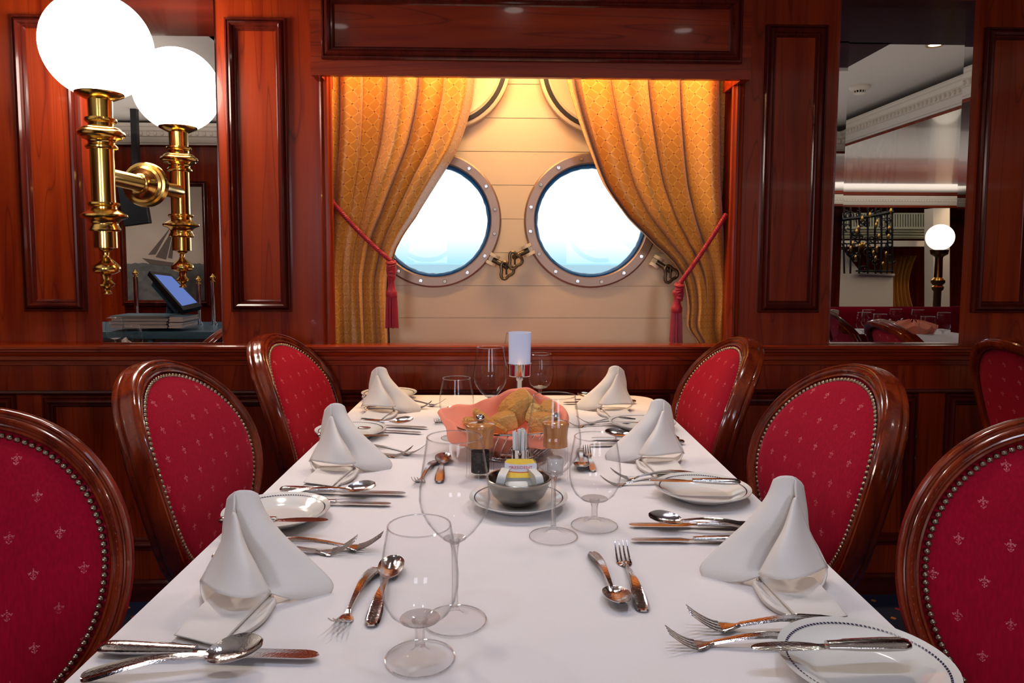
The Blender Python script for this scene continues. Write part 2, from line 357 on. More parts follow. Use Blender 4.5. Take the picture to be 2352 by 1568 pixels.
# glossy soffit along the wall above the table
mb=MB(); mb.box(XL,XR,1.76,WY,SOF,SOF+.05); mb.box(XL,XR,1.74,1.76,SOF,CEIL)
mb.box(-1.05,1.71,1.30,1.76,SOF,SOF+.05); mb.box(-1.05,1.71,1.28,1.30,SOF,CEIL); mb.box(-1.07,-1.05,1.28,1.76,SOF,CEIL); mb.box(1.71,1.73,1.28,1.76,SOF,CEIL)
struct('ceiling_soffit',mb,M_wood2h)
# raised panel mouldings
PROF=[(0,0),(0,.010),(.004,.014),(.008,.014),(.010,.010),(.016,.019),(.022,.021),(.028,.017),(.031,.009),(.036,.009),(.038,.004),(.042,.0)]
def frame_mb(x0,x1,z0,z1,y,prof=PROF,w=1.,dep=1.,sgn=-1):
    mb=MB(); P=[]
    for o,d in prof:
        o*=w; d*=dep
        P.append([Vector((x0+o,y+sgn*d,z0+o)),Vector((x1-o,y+sgn*d,z0+o)),Vector((x1-o,y+sgn*d,z1-o)),Vector((x0+o,y+sgn*d,z1-o))])
    mb.grid(P,closed_v=True,smooth=False); return mb
tn=[1]
def trim(mb,mat=M_wood2):
    tn[0]+=1; return struct('trim_%d'%tn[0],mb,mat)
for x0,x1 in ((-1.572,-1.366),(-.883,-.680),(.920,1.132),(1.672,1.885),(-2.3,-2.1),(2.2,2.41)):
    trim(frame_mb(x0,x1,1.008,1.978,WY,w=.95,dep=1.25))
# wainscot frames under the rail
for x0,x1 in ((-2.9,-1.62),(-1.53,-.42),(-.33,.62),(.71,1.50),(1.60,2.7)):
    trim(frame_mb(x0,x1,.178,.722,WY,w=1.,dep=1.))
def extr(prof,x0,x1,y=WY):            # horizontal moulding: (protrusion, z)
    mb=MB(); P=[[Vector((x,y-d,z)) for x in (x0,x1)] for d,z in prof]; mb.grid(P,smooth=False)
    for x in (x0,x1):
        b=len(mb.v); mb.add([Vector((x,y-d,z)) for d,z in prof],[tuple(range(len(prof)))],smooth=False)
    return mb
trim(extr([(-.019,.898),(.052,.898),(.058,.894),(.058,.886),(.050,.882),(.050,.876),(.040,.872),(.036,.862),(.030,.858),(.030,.846),(.022,.842),(.012,.840),(.012,.826),(.0,.822)],XL,XR),M_woodh)
trim(extr([(0,.738),(.006,.736),(.010,.730),(.006,.724),(0,.722)],XL,XR),M_wood2h)
tag(extr([(0,.072),(.008,.070),(.014,.062),(.014,.050),(.020,.046),(.020,0),(0,0)],XL,XR).build('baseboard_back',M_wood2h),kind='structure')
# side mouldings of the window recess
for s,x in ((-1,OPX0),(1,OPX1)):
    mb=MB(); pr=[(0,0),(0,.018),(.006,.022),(.012,.016),(.018,.024),(.026,.024),(.030,.016),(.036,.012),(.038,0)]
    P=[[Vector((x+s*(.012-o),WY-d,z)) for z in (.898,1.95)] for o,d in pr]; mb.grid(P,smooth=False)
    trim(mb,M_wood)
# pelmet box over the window
pl,pr_=onY(714,168,2.35).x,onY(1724,180,2.35).x; PZ=1.773
mb=MB(); mb.box(pl,pr_,2.35,2.37,PZ,SOF); mb.box(pl+.0005,pl+.028,2.3701,2.545,PZ+.0005,SOF); mb.box(pr_-.028,pr_-.0005,2.3701,2.545,PZ+.0005,SOF)
mb.box(pl+.028,pr_-.028,2.37,2.70,2.06,2.075)
pel=struct('trim_20',mb,M_woodh)
mb=frame_mb(pl+.036,pr_-.033,PZ+.048,2.035,2.35,w=1.,dep=1.1); trim(mb)
# cream boarded hull wall with two round holes
PC=[(-.222,1.337),(.378,1.337)]; RP=.216
zs=[.84,.964,1.088,1.215,1.343,1.471,1.597,1.722,1.848,1.975,2.1]
mb=MB(); prof=[]
for z in zs: prof+=[(2.75,z+.0012),(2.756,z+.0012),(2.756,z-.0012),(2.75,z-.0012)][::-1]

pts=[(2.75,.80)]
for z in zs: pts+=[(2.75,z-.0011),(2.757,z-.0009),(2.757,z+.0009),(2.75,z+.0011)]
pts+=[(2.75,2.16),(2.83,2.16),(2.83,.80)]
mb.add([Vector((x,y,z)) for x in (OPX0-.03,OPX1+.03) for y,z in pts],[tuple(range(len(pts))),tuple(range(len(pts),2*len(pts)))]+[(i,(i+1)%len(pts),len(pts)+(i+1)%len(pts),len(pts)+i) for i in range(len(pts))],smooth=False)
hull=struct('wall_hull',mb,M_cream)
for cx,cz in PC:
    c=MB(); Mx=Matrix.Rotation(PI/2,4,'X'); c.lathe([(0,-.1),(RP+.005,-.1),(RP+.005,.1),(0,.1)],(cx,2.79,cz),n=64,M=Mx); cut=c.build('cut',M_cream)
    md=hull.modifiers.new('b','BOOLEAN'); md.operation='DIFFERENCE'; md.solver='EXACT'; md.object=cut
    dg=bpy.context.evaluated_depsgraph_get(); me=bpy.data.meshes.new_from_object(hull.evaluated_get(dg)); hull.modifiers.clear(); hull.data=me; bpy.data.objects.remove(cut)
RX=Matrix.Rotation(PI/2,4,'X')        # lathe axis z -> -y
for i,(cx,cz) in enumerate(PC):
    w=tag(bpy.data.objects.new('window_%d'%(i+1),None),kind='structure'); COL.objects.link(w); w.location=(cx,2.75,cz)
    w['label']='round porthole behind the %s curtain, sea and white sky outside'%('left' if i==0 else 'right')
    MB().lathe([(RP,-.05),(RP,.010),(RP+.004,.014),(RP+.034,.014),(RP+.040,.010),(RP+.041,0)],n=72,M=RX,smooth=False).build('window_frame',M_bronze,w)
    g=MB(); P=[]
    rr=random.Random(i)
    for r_,d in ((RP+.001,-.012),(RP-.004,-.010),(RP-.010,-.016),(RP-.012,-.035)):
        P.append([RX@Vector(((r_-(rr.random()*.003 if r_<RP-.002 else 0))*math.cos(2*PI*k/90),(r_-(rr.random()*.003 if r_<RP-.002 else 0))*math.sin(2*PI*k/90),d)) for k in range(90)])
    g.grid(P,closed_v=True).build('gasket',M_gasket,w)
    MB().lathe([(0,-.040),(RP,-.040),(RP,-.046),(0,-.046)],n=64,M=RX).build('pane',glassmat('porthole_pane_%d'%i,base=.008,edge=.2),w)
    for k in range(16):
        a=2*PI*(k+.45)/16; p=Vector(((RP+.020)*math.cos(a),0,(RP+.020)*math.sin(a)))
        b=MB(); b.lathe([(0,.0055),(.0022,.0055),(.0025,.0035),(.0034,.0035),(.0036,.0058),(.0062,.0058),(.0074,.003),(.0076,0)],n=14,M=RX)
        o=b.build('bolt',M_steel if k%3 else M_nail,w); o.location=(p.x,-.014,p.z)
# sea outside
mb=MB(); mb.box(-900,900,4,2400,-9,-8.9); struct('ground_sea',mb,plain('sea_water',(.14,.46,.60),.4))
# storm covers hinged up above the portholes
for i,(cx,cz) in enumerate(((-.18,1.918),(.42,1.905))):
    t=thing('storm_cover','round cream storm cover hinged up above the %s porthole'%('left' if i==0 else 'right'),'storm cover',(cx,2.714,cz),0,'porthole storm covers')
    MB().lathe([(0,.012),(.205,.012),(.212,.018),(.218,.012),(.243,.010),(.249,.004),(.249,-.030),(.240,-.036),(0,-.036)],n=64,M=RX).build('lid',M_creamlid,t)
    MB().lathe([(.219,.010),(.221,.017),(.234,.017),(.236,.010)],n=64,M=RX).build('gasket',M_rubber,t)
    a=MB(); a.box(-.05,.05,-.012,.04,.19,.235); bevel(a.build('hinge_arm',M_creamlid,t),.006)
# clamps beside the portholes
def clamp(px,py,ang,label,flip=1):
    p=onY(px,py,2.735); t=thing('porthole_clamp',label,'clamp',(p.x,2.735,p.z),0,'porthole clamps')
    d=Vector((math.cos(ang),0,math.sin(ang))); q=Vector((-d.z,0,d.x))
    b=MB()
    for s in (-.016,.016):
        b.tube([q*0+d*s*.0+q*(s-.006)+Vector((0,-.012,0)),q*(s+.006)+Vector((0,-.012,0))],.020,16)
    b.tube([Vector((0,.012,0)),Vector((0,-.012,0))],.017,12); b.build('lug',M_creamlid,t)
    c=MB(); c.tube([Vector((0,-.012,0)),d*.055+Vector((0,-.022,0))],.010,10); c.build('bolt_shank',M_iron,t)
    e=MB(); c0=d*.058+Vector((0,-.026,0)); pts=[]
    for k in range(24):
        a=2*PI*k/24; rr=.029*(1+.22*math.cos(3*a)); pts.append(c0+Vector((rr*math.cos(a)*.8,-.006,rr*math.sin(a)))+Vector((0,0,-.014*flip)))
    e.tube(pts,.0062,8,closed=True); e.ball(c0,.011,12,8); e.tube([c0+Vector((0,-.01,.012)),c0+Vector((0,-.01,-.03*flip))],.004,8); e.build('handle',M_iron,t)
clamp(1132,596,math.radians(-28),'cream lug with bronze wing nut on the right rim of the left porthole',1)
clamp(1213,574,math.radians(207),'cream lug with bronze wing nut on the left rim of the right porthole',1)
clamp(1506,602,math.radians(-32),'clamp half hidden by the right curtain at the right porthole rim',1)
# ------------------------------------------------------------------ mirrors on the wall
ml=MB(); ml.box(-1.318,-.918,WY-.006,WY,.901,SOF); 
o=tag(ml.build('wall_mirror',M_mirror),'tall frameless plain mirror behind the brass globe lamp','mirror')
x0,x1,z0,z1=1.174,1.632,.900,2.066; bw=.030; ya,yb=WY-.0085,WY-.0078
mb=MB(); A=[(x0,z0),(x1,z0),(x1,z1),(x0,z1)]; B=[(x0+bw,z0+bw*1.1),(x1-bw,z0+bw*1.1),(x1-bw,z1-bw),(x0+bw,z1-bw)]
vs=[Vector((x,yb,z)) for x,z in A]+[Vector((x,ya,z)) for x,z in B]+[Vector((x,WY,z)) for x,z in A]
mb.add(vs,[(4,5,6,7),(0,1,5,4),(1,2,6,5),(2,3,7,6),(3,0,4,7),(8,9,1,0),(9,10,2,1),(10,11,3,2),(11,8,0,3)],smooth=False)
tag(mb.build('wall_mirror',M_mirror),'tall mirror with slanted glass edges right of the window','mirror')
# ------------------------------------------------------------------ curtains
def lerp(a,b,t): return a+(b-a)*t
def interp(tab,v):
    for i in range(len(tab)-1):
        if v<=tab[i+1][0] or i==len(tab)-2:
            a,b=tab[i],tab[i+1]; t=(v-a[0])/(b[0]-a[0]); t=max(0,min(1,t))
            # smooth catmull
            p0=tab[max(i-1,0)]; p3=tab[min(i+2,len(tab)-1)]
            return 0.5*((2*a[1])+(-p0[1]+b[1])*t+(2*p0[1]-5*a[1]+4*b[1]-p3[1])*t*t+(-p0[1]+3*a[1]-3*b[1]+p3[1])*t**3)
def curtain(label,outer,inner,folds,side,tz):
    # outer/inner: px column edges against py, on the plane Y=2.60
    YC=2.615; n=150; m=420; P=[];UVs=[]
    ztop=2.02; zbot=.856
    rnd=random.Random(side+5); ph=[rnd.random()*6 for _ in range(8)]
    def X(tab,z):
        py=601+(EYE-z)*FPX/YC; px=interp(tab,py); return onY(px,py,YC).x
    for i in range(n+1):
        z=lerp(ztop,zbot,i/n); py=601+(EYE-z)*FPX/YC
        xo=X(outer,z); xi=X(inner,z); wdt=abs(xi-xo)
        row=[];uvr=[]
        amp=.012+.056*min(1,wdt/.40)
        tight=math.exp(-((z-tz)/.10)**2)
        amp*=1-.45*tight
        for j in range(m+1):
            u=j/m
            uu=u+.018*math.sin(7*u+ph[0]+2*z)+.012*math.sin(13*u+ph[1]+1.5*z)
            a=2*PI*folds*uu+ph[2]+.5*math.sin(2.2*z+ph[3])
            f=2.3*abs(math.sin(a/2+.6))**.85-1.15+.18*math.sin(a*2.3+ph[7]+3*z)
            k=.75+.35*math.sin(2.3*u*6+ph[4])
            y=YC-.022-amp*k*f*.92-.010*tight -.008*math.sin(3.1*a*.37+ph[5]+4*z)
            x=lerp(xo,xi,u)+.30*amp*math.cos(a)*(1 if side>0 else -1)*min(1,min(u,1-u)*8)
            row.append(Vector((x,y,z))); uvr.append((u*.95+(0 if side>0 else 3),z))
        P.append(row); UVs.append(uvr)
    mb=MB(); mb.grid(P,uv=UVs); o=mb.build('curtain',M_damask); solid(o,.0015)
    return tag(o,label,'curtain','window curtains')
curtain('gold diamond-pattern curtain on the left of the window, tied back to the left',
  [(0,748),(180,750),(450,753),(600,752),(790,753)],[(0,1100),(178,1090),(250,1080),(345,1048),(420,1000),(500,952),(560,916),(600,903),(640,893),(700,893),(790,898)],5.6,-1,1.18)
curtain('gold diamond-pattern curtain on the right of the window, tied back to the right',
  [(0,1684),(200,1680),(480,1670),(650,1668),(790,1660)],[(0,1280),(178,1292),(250,1310),(345,1342),(430,1378),(500,1430),(560,1492),(600,1536),(640,1562),(700,1574),(750,1574),(790,1600)],4.6,1,1.15)
# ------------------------------------------------------------------ tiebacks
def tieback(a,b,mid,label,tas,tb):
    t=thing('curtain_tieback',label,'tieback',tuple(b),0,'curtain tiebacks')
    L=[]
    for k in range(60):
        s=k/59; p=a.lerp(b,s)+Vector((0,0,-mid*4*s*(1-s))); L.append(p-b)
    r=MB()
    for st in range(3):
        pts=[]
        for k in range(240):
            s=k/239; i=min(int(s*59),58); p=L[i].lerp(L[i+1],s*59-i); d=(L[i+1]-L[i]).normalized(); n1=d.cross(Vector((0,1,0))).normalized(); n2=Vector((0,1,0))
            w=s*95+st*2*PI/3; pts.append(p+n1*.0045*math.cos(w)+n2*.0045*math.sin(w))
        r.tube(pts,.0042,6)
    r.build('cord',M_rope,t)
    k=MB()      # knot of wraps under the cord
    for q in range(5):
        z=-.004-q*.012; k.tube([Vector((.013*math.cos(x*PI/6)*(1-.1*q),-.004+.012*math.sin(x*PI/6),z+.004*math.sin(x*PI/6+q))) for x in range(12)],.0065,6,closed=True)
    k.ball((0,-.004,-.03),.018,12,8,(1,.8,1.9)); k.build('knot',M_rope,t)
    ht=tb   # tassel
    h=MB(); h.lathe([(.006,0),(.014,-.006),(.016,-.014),(.012,-.024),(.010,-.030),(.013,-.045),(.017,-.060),(.020,-.064),(.020,-.080),(.017,-.084),(.002,-.084)],(ht.x-b.x,ht.y-b.y,ht.z-b.z),n=20)
    hd=h.build('tassel_head',M_rope,t)
    for q in range(0): pass
    s=MB(); base=Vector((ht.x-b.x,ht.y-b.y,ht.z-b.z-.078)); 
    rng=random.Random(3)
    for ring,rr in ((26,.017),(18,.011),(8,.005)):
        for q in range(ring):
            an=2*PI*q/ring+rng.random()*.1; d=Vector((math.cos(an),math.sin(an)*.8,0)); ln=.108+rng.random()*.006
            s.tube([base+d*rr,base+d*rr*1.12+Vector((0,0,-ln*.35)),base+d*rr*1.28+Vector((0,0,-ln))],.0021,5)
    s.build('tassel_fringe',M_rope,t)
tieback(onY(752,450,2.50),onY(899,600,2.512),.012,'twisted crimson cord tieback with tassel on the left curtain',None,onY(899,628,2.512))
tieback(onY(1668,492,2.50),onY(1560,652,2.512),.008,'twisted crimson cord tieback with tassel on the right curtain',None,onY(1555,664,2.512))
# ------------------------------------------------------------------ brass wall lamp
PXX,PYY,AZ=-1.157,2.18,1.432
def zz(y): return onY(262,y,PYY).z
lamp=thing('wall_lamp','brass wall lamp with one lit white globe on the left mirror','wall lamp',(PXX,WY-.006,AZ))
def rel(p): return Vector(p)-Vector((PXX,WY-.006,AZ))
sc_px=PYY/FPX
gc=onY(244,108,PYY); 
g=MB(); g.ball(rel((PXX,PYY,gc.z)),.150,48,32); g.build('globe',M_globe,lamp)
prof=[(50,207),(51,214),(49,219),(30,229),(25,231),(24.5,271),(32,273),(33,277),(31,281),(26,284),(25,290),(36,294),(40,297),(41,300),(47,303),(49,308),(47,313),(43,315),(42,318),(34,321),(30,323),(27,327),(27,331),(33,337),(33,341),(30,343),(24.5,344),
 (24.5,465),(32,466),(33,470),(31,473),(26,476),(26,480),(36,486),(40,489),(47,493),(48,497),(46,500),(36,504),(32,507),(28,512),(28,517),(32,524),(33,528),(31,531),(24.5,532),(24.5,569),(15,571),(13,575),(7,578),(6,586),(9,592),(14,597),(22,604),(28,611),(29.5,617),(28,623),(20,628),(12,630),(10,634),(9,643),(13,648),(17,652),(16,656),(10,659),(6.5,663),(6,667),(10,671),(10,674),(2,676)]
p=MB(); p.lathe([(.002,zz(207)-AZ)]+[(r*sc_px,zz(y)-AZ) for r,y in prof],(0,PYY-(WY-.006),0),n=40); p.build('post',M_brass,lamp)
RXn=Matrix.Rotation(PI/2,4,'X')
a=MB(); a.lathe([(.024,.0),(.028,.0),(.028,.020),(.026,.024),(.026,.262)][::1],n=32,M=RXn); a.build('arm',M_brass,lamp)
r=MB(); r.lathe([(.072,0),(.074,.006),(.070,.014),(.062,.016),(.060,.022),(.052,.025),(.049,.032),(.042,.036),(.038,.044),(.033,.048),(.031,.056),(.027,.058)],n=48,M=RXn); r.build('rosette',M_brass,lamp)
# ------------------------------------------------------------------ chairs
CA,CB,CK,CZ,CT,CS,CV=.206,.215,.077,.716,math.radians(14.5),.236,-1.086
_n=Vector((1,0,0)); _s=Vector((0,1,0)); _up=Vector((-math.sin(CT),0,math.cos(CT))); _n3=_s.cross(_up)
def cpt(S,Tt,off=0.):
    return Vector((0,0,CZ))+_s*S+_up*Tt+_n*(CS*S*S+CV*Tt*Tt)+_n3*off
def egg(ph,e=0.):       # inner outline offset by e outwards
    x=CA*math.cos(ph)*(1+CK*math.sin(ph)); y=CB*math.sin(ph)
    dx=-CA*math.sin(ph)*(1+CK*math.sin(ph))+CA*math.cos(ph)*CK*math.cos(ph); dy=CB*math.cos(ph); l=math.hypot(dx,dy)
    return x+e*dy/l,y-e*dx/l
def make_chair(label):
    t=thing('dining_chair',label,'chair',(0,0,0),0,'red velvet dining chairs')
    FP=[(.000,-.012),(.000,.004),(.002,.009),(.005,.010),(.007,.007),(.009,.008),(.011,.013),(.0145,.016),(.018,.014),(.0195,.010),(.0215,.010),(.024,.014),(.027,.013),(.029,.008),(.030,.000),(.0295,-.006),(.031,-.010),(.031,-.018),(.028,-.023),(.030,-.028),(.028,-.036),(.020,-.042),(.010,-.042),(.003,-.036)]
    n=96; P=[]
    for k in range(n):
        ph=2*PI*k/n; row=[]
        for o,d in FP:
            x,y=egg(ph,o+.004); row.append(cpt(x,y,d))
        P.append(row)
    f=MB(); f.grid(P,closed_u=True,closed_v=True); fo=f.build('back_frame',M_chair,t)
    def pad(sgn,bul,base,name):
        P=[];U=[]; R=14; n=64
        for i in range(R+1):
            r=i/R; row=[];ur=[]
            for k in range(n):
                ph=2*PI*k/n; x,y=egg(ph,.004); x*=r; y*=r
                row.append(cpt(x,y,base+sgn*bul*math.sqrt(max(0,1-r**2.6)))); ur.append((x+1,y+1))
            P.append(row);U.append(ur)
        b=MB(); b.grid(P,closed_v=True,uv=U)
        return b.build(name,M_velvet,t)
    br=pad(1,.022,.0,'backrest'); pad(-1,.014,-.026,'back_panel')
    nl=MB(); ND=122
    for k in range(ND):
        x,y=egg(2*PI*k/ND,-.003); c=cpt(x,y,.0045); nl.ball(c,.0052,8,6)
    nl.build('nail_trim',M_nail,br)
    # seat: faces +x from the back
    s=MB(); P=[];U=[]
    for i,(zf,sc2) in enumerate(((.400,.97),(.412,1.0),(.440,1.0),(.468,.97),(.482,.86),(.488,.6),(.490,.0))):
        row=[];ur=[]
        for k in range(40):
            a=2*PI*k/40; ca,sa=math.cos(a),math.sin(a); ex=.225*math.copysign(abs(ca)**.6,ca); ey=.255*math.copysign(abs(sa)**.6,sa)*(1+.08*ca)
            row.append(Vector((.26+ex*sc2,ey*sc2,zf))); ur.append((ex*sc2+1,ey*sc2+1))
        P.append(row);U.append(ur)
    s.grid(P,closed_v=True,uv=U); s.build('seat',M_velvet,t)
    ap=MB(); P=[]
    for zf,g_ in ((.345,.985),(.345,1.01),(.365,1.03),(.395,1.03),(.402,1.01),(.402,.9)):
        P.append([Vector((.26+.225*math.copysign(abs(math.cos(2*PI*k/40))**.6,math.cos(2*PI*k/40))*g_,.255*math.copysign(abs(math.sin(2*PI*k/40))**.6,math.sin(2*PI*k/40))*(1+.08*math.cos(2*PI*k/40))*g_,zf)) for k in range(40)])
    ap.grid(P,closed_v=True); ap.build('seat_rail',M_chair,t)
    for sy in (-1,1):
        l=MB(); l.tube([Vector((.42,sy*.20,.37)),Vector((.425,sy*.205,.30)),Vector((.43,sy*.205,.15)),Vector((.43,sy*.205,0.0))],[.026,.024,.018,.014],12); l.build('leg',M_chair,t)
        x,y=egg(-PI/2+sy*.45,.03); p0=cpt(x,y,-.01)
        l=MB(); l.tube([p0,Vector((.02,sy*.16,.42)),Vector((.045,sy*.185,.34)),Vector((.02,sy*.19,.18)),Vector((-.05,sy*.195,0))],[.022,.024,.024,.020,.015],12); l.build('leg',M_chair,t)
    return t
ch0=make_chair('x'); 
def put_chair(x,y,deg,label,first=[True],sc_=1.,group='red velvet dining chairs',tilt=0):
    c=ch0 if first[0] else copy_tree(ch0); first[0]=False
    c.location=(x,y,0); c.rotation_euler=(0,0,math.radians(deg)); c.scale=(sc_,)*3; tag(c,label,'chair',group); return c
put_chair(-.766,.978,-69,'red velvet chair nearest the camera on the left, cut by the frame')
put_chair(-.636,1.587,-4,'red velvet chair in the middle of the left side of the table')
put_chair(-.564,2.187,-6.3,'red velvet chair on the left side nearest the window wall')
put_chair(.817,.908,242.7,'red velvet chair nearest the camera on the right, cut by the frame')
put_chair(.693,1.516,185,'red velvet chair in the middle of the right side of the table')
put_chair(.632,2.106,180.5,'red velvet chair on the right side nearest the window wall')
put_chair(1.672,2.102,3,'chair at the far right edge seen from its back, at the next table',group=None,sc_=1.)
# ------------------------------------------------------------------ table and cloth
TC=Vector((.032,1.32,0)); TW,TL,TR=.452,.945,.07; TA=math.radians(-1.2)
table=thing('dining_table','long rectangular dining table under a white cloth','table',tuple(TC),TA)
b=MB(); b.box(-TW+.012,TW-.012,-TL+.012,TL-.012,.715,.748); bevel(b.build('table_top',M_wood2,table),.01)
for sy in (-1,1):
    b=MB(); b.lathe([(.0,.0),(.20,0),(.20,.02),(.10,.05),(.045,.09),(.04,.6),(.09,.68),(.13,.715),(0,.715)],(0,sy*.55,0),n=24); b.build('pedestal',M_iron,table)
# cloth
def rrect(hw,hl,r,n=10):
    pts=[]
    for cx,cy,a0 in ((hw-r,hl-r,0),(-hw+r,hl-r,PI/2),(-hw+r,-hl+r,PI),(hw-r,-hl+r,1.5*PI)):
        for k in range(n+1): a=a0+PI/2*k/n; pts.append((cx+r*math.cos(a),cy+r*math.sin(a)))
    out=[]
    for i,p in enumerate(pts):
        q=pts[(i+1)%len(pts)]; d=math.hypot(q[0]-p[0],q[1]-p[1]); m=max(1,int(d/.03))
        for k in range(m): out.append((p[0]+(q[0]-p[0])*k/m,p[1]+(q[1]-p[1])*k/m))
    return out
ring=rrect(TW,TL,TR); P=[]
def wav(i): 
    return math.sin(i*.55)+.6*math.sin(i*.23+1)
for lvl,(ins,z,am) in enumerate(((.0,.7500,0),(-.003,.746,0),(-.0045,.738,0),(-.006,.70,.002),(-.010,.64,.005),(-.014,.57,.009),(-.018,.51,.012))):
    row=[]
    for i,(x,y) in enumerate(ring):
        l=math.hypot(x/TW,y/TL); d=Vector((x/TW*(abs(x/TW)>.98 or 0),y/TL*(abs(y/TL)>.98 or 0),0))
        rx=x*(1+(-ins+am*wav(i))/TW*.9); ry=y*(1+(-ins+am*wav(i)*.5)/TL*.9); row.append(Vector((rx,min(ry,TL+.012),z)))
    P.append(row)
mb=MB(); mb.grid(P,closed_v=True)
# top as gently creased grid
nx,ny=60,120; G=[]
def edge_in(x,y): return 1
top=MB(); inner=[Vector((x,y,.7500)) for x,y in ring]
b0=len(mb.v); mb.add(inner,[tuple(range(len(inner)))],smooth=True)
cl=mb.build('tablecloth',M_cloth); cl.location=(TC.x,TC.y,0.0032); cl.rotation_euler=(0,0,TA); 
tag(cl,'smooth white linen cloth draped over the long table','tablecloth')
# ------------------------------------------------------------------ cutlery (along +x, handle end at 0)
def sect(w,t,z,bead=0.,n=9):
    pts=[]
    for k in range(n):
        y=-w+2*w*k/(n-1); q=abs(y)/w; zt=t*(1-.9*q**6)+ (bead if .70<q<.97 else 0); pts.append((y,z+zt))
    for k in range(n-2,0,-1):
        y=-w+2*w*k/(n-1); q=abs(y)/w; pts.append((y,z+t*.05+t*.1*q**4))
    return pts
def loft(mb,rows,cap=True):
    P=[[Vector((x,y,z)) for y,z in sect(w,t,zc,b)] for x,w,t,zc,b in rows]; b0=len(mb.v); m=len(P[0]); mb.grid(P,closed_v=True)
    if cap: mb.add(P[0],[tuple(range(m))]); mb.add(P[-1],[tuple(range(m))])
def zprof(s_,k): return (.0105*math.sin(PI*min(1,s_/.78))**1.3)*k
def handle_rows(L,k,x1=.142):
    T_=[(0,.0035),(.002,.0070),(.006,.0096),(.014,.0108),(.03,.0108),(.05,.0092),(.075,.0070),(.10,.0052),(.12,.0042),(.134,.0036),(x1,.0037)]
    return [(x*k,w*k,(.0022+.0010*x/.142)*k,zprof(x*k/L,k),(.0009 if x<.10 else .0004)*k) for x,w in T_]
def make_fork(name,L=.2):
    k=L/.2; t=thing(name,'x','fork'); h=MB(); H=handle_rows(L,k); loft(h,H); h.build('handle',M_steel,t)
    m=MB(); R=[]
    for x,w,tt,dz in ((.1415,.0037,.0031,0),(.147,.0048,.0029,-.0004),(.151,.0078,.0026,-.001),(.155,.0106,.0022,-.0016),(.160,.0122,.0018,-.0016),(.1640,.0124,.0017,-.0006)):
        R.append((x*k,w*k,tt*k,max(0,zprof(x*k/L,k)+dz*k),0))
    loft(m,R)
    x0=R[-1][0]; z0=R[-1][3]; ln=L-x0
    for q in (-1.5,-.5,.5,1.5):
        rows=[]
        for i in range(9):
            s=i/8; x=x0+s*ln-.001*k; w=(.0018-.0010*s**3)*k; z=z0+(.020*s**1.5)*k; y=q*.0068*k*(1-.05*s)
            P=[Vector((x,y+a*w,z+b*.0017*k+.0001)) for a,b in ((-1,.2),(-.6,1),(.6,1),(1,.2),(.6,0),(-.6,0))]; rows.append(P)
        m.grid(rows,closed_v=True); m.add(rows[-1],[tuple(range(6))])
    m.build('tines',M_steel,t); return t
def make_spoon(name,L=.2,bw=.0205):
    k=L/.2; t=thing(name,'x','spoon'); h=MB(); H=handle_rows(L,k,.138); loft(h,H); h.build('handle',M_steel,t)
    x0=.134*k; m=MB(); nn=30; nv=14; tabs=[]
    z0=zprof(x0/L,k)+.0022*k
    for side in (0,1):
        P=[]
        for i in range(nn+1):
            s=i/nn; s=1-(1-s)**1.35; x=lerp(x0,L,s)
            w=bw*k*max(0,1-abs((s-.50)/.52)**2.3)**.62 if s>.0 else 0
            w=max(w,.0037*k*(1-s)**2,.0002)
            rim=lerp(z0,.0105*k,min(1,s*1.6)**.8)+.002*s*k; dep=.0100*k*max(0,math.sin(PI*min(1,max(0,(s-.02)/.97))))**.75
            dep=min(dep,rim-.0012*k)
            P.append([Vector((x,w*v,rim-dep*(1-v*v)-(.0011*k if side else 0))) for v in [-1+2*j/nv for j in range(nv+1)]])
        m.grid(P); tabs.append(P)
    for j in (0,nv): m.grid([[r[j] for r in tabs[0]],[r[j] for r in tabs[1]]])
    m.build('bowl',M_steel,t); return t
def make_knife(name,L=.24,bw=.0105,spread=False):
    t=thing(name,'x','knife'); h=MB(); k=L/.24; hl=.105*k if not spread else L*.52
    P=[]
    for x,r in ((0,.002),(.003,.0068),(.010,.0088),(.03,.0094),(.06,.0082),(hl-.012,.0066),(hl-.006,.0064),(hl,.0060)):
        if x>hl: continue
        P.append([Vector((x,r*1.12*math.cos(2*PI*q/16),.0066+r*.62*math.sin(2*PI*q/16))) for q in range(16)])
    h.grid(P,closed_v=True); h.add(P[0],[tuple(range(16))]); h.add(P[-1],[tuple(range(16))])
    for sg in (-1,1): h.tube([Vector((.012,sg*.0062,.0066+.0036)),Vector((hl*.8,sg*.0048,.0066+.0034))],.0008,6)
    h.build('handle',M_steel,t)
    b=MB(); P=[]; bl=L-hl; n=44
    for i in range(n+1):
        s=i/n; x=hl-.002+s*bl; 
        if spread: up=.0040+.0065*math.sin(PI*min(1,max(0,(s-.12)/.9)))**.7 if s>.12 else .0045; lo=-.0045-.0025*math.sin(PI*s)
        else: up=.0040+(.0038 if s>.10 else .0); lo=-(.0042+bw*.55*min(1,max(0,(s-.08)*8)))
        if s>.86:
            q=(s-.86)/.14; mid_=up*.55+lo*.45 if not spread else up*.5+lo*.5; up=lerp(up,mid_,1-math.sqrt(max(0,1-q*q))); lo=lerp(lo,mid_,1-math.sqrt(max(0,1-q*q)))
        th=.0010*(1-.5*s); zc=.0048
        P.append([Vector((x,lo,zc)),Vector((x,(up+lo)/2,zc+th)),Vector((x,up,zc+th)),Vector((x,up,zc-th)),Vector((x,(up+lo)/2,zc-th))])
    b.grid(P,closed_v=True,smooth=False); b.add(P[-1],[(0,1,2,3,4)]); b.build('blade',M_steel,t); return t
PRO={}
PRO['fork']=(make_fork('dinner_fork',.205),.205); PRO['dfork']=(make_fork('dessert_fork',.150),.150)
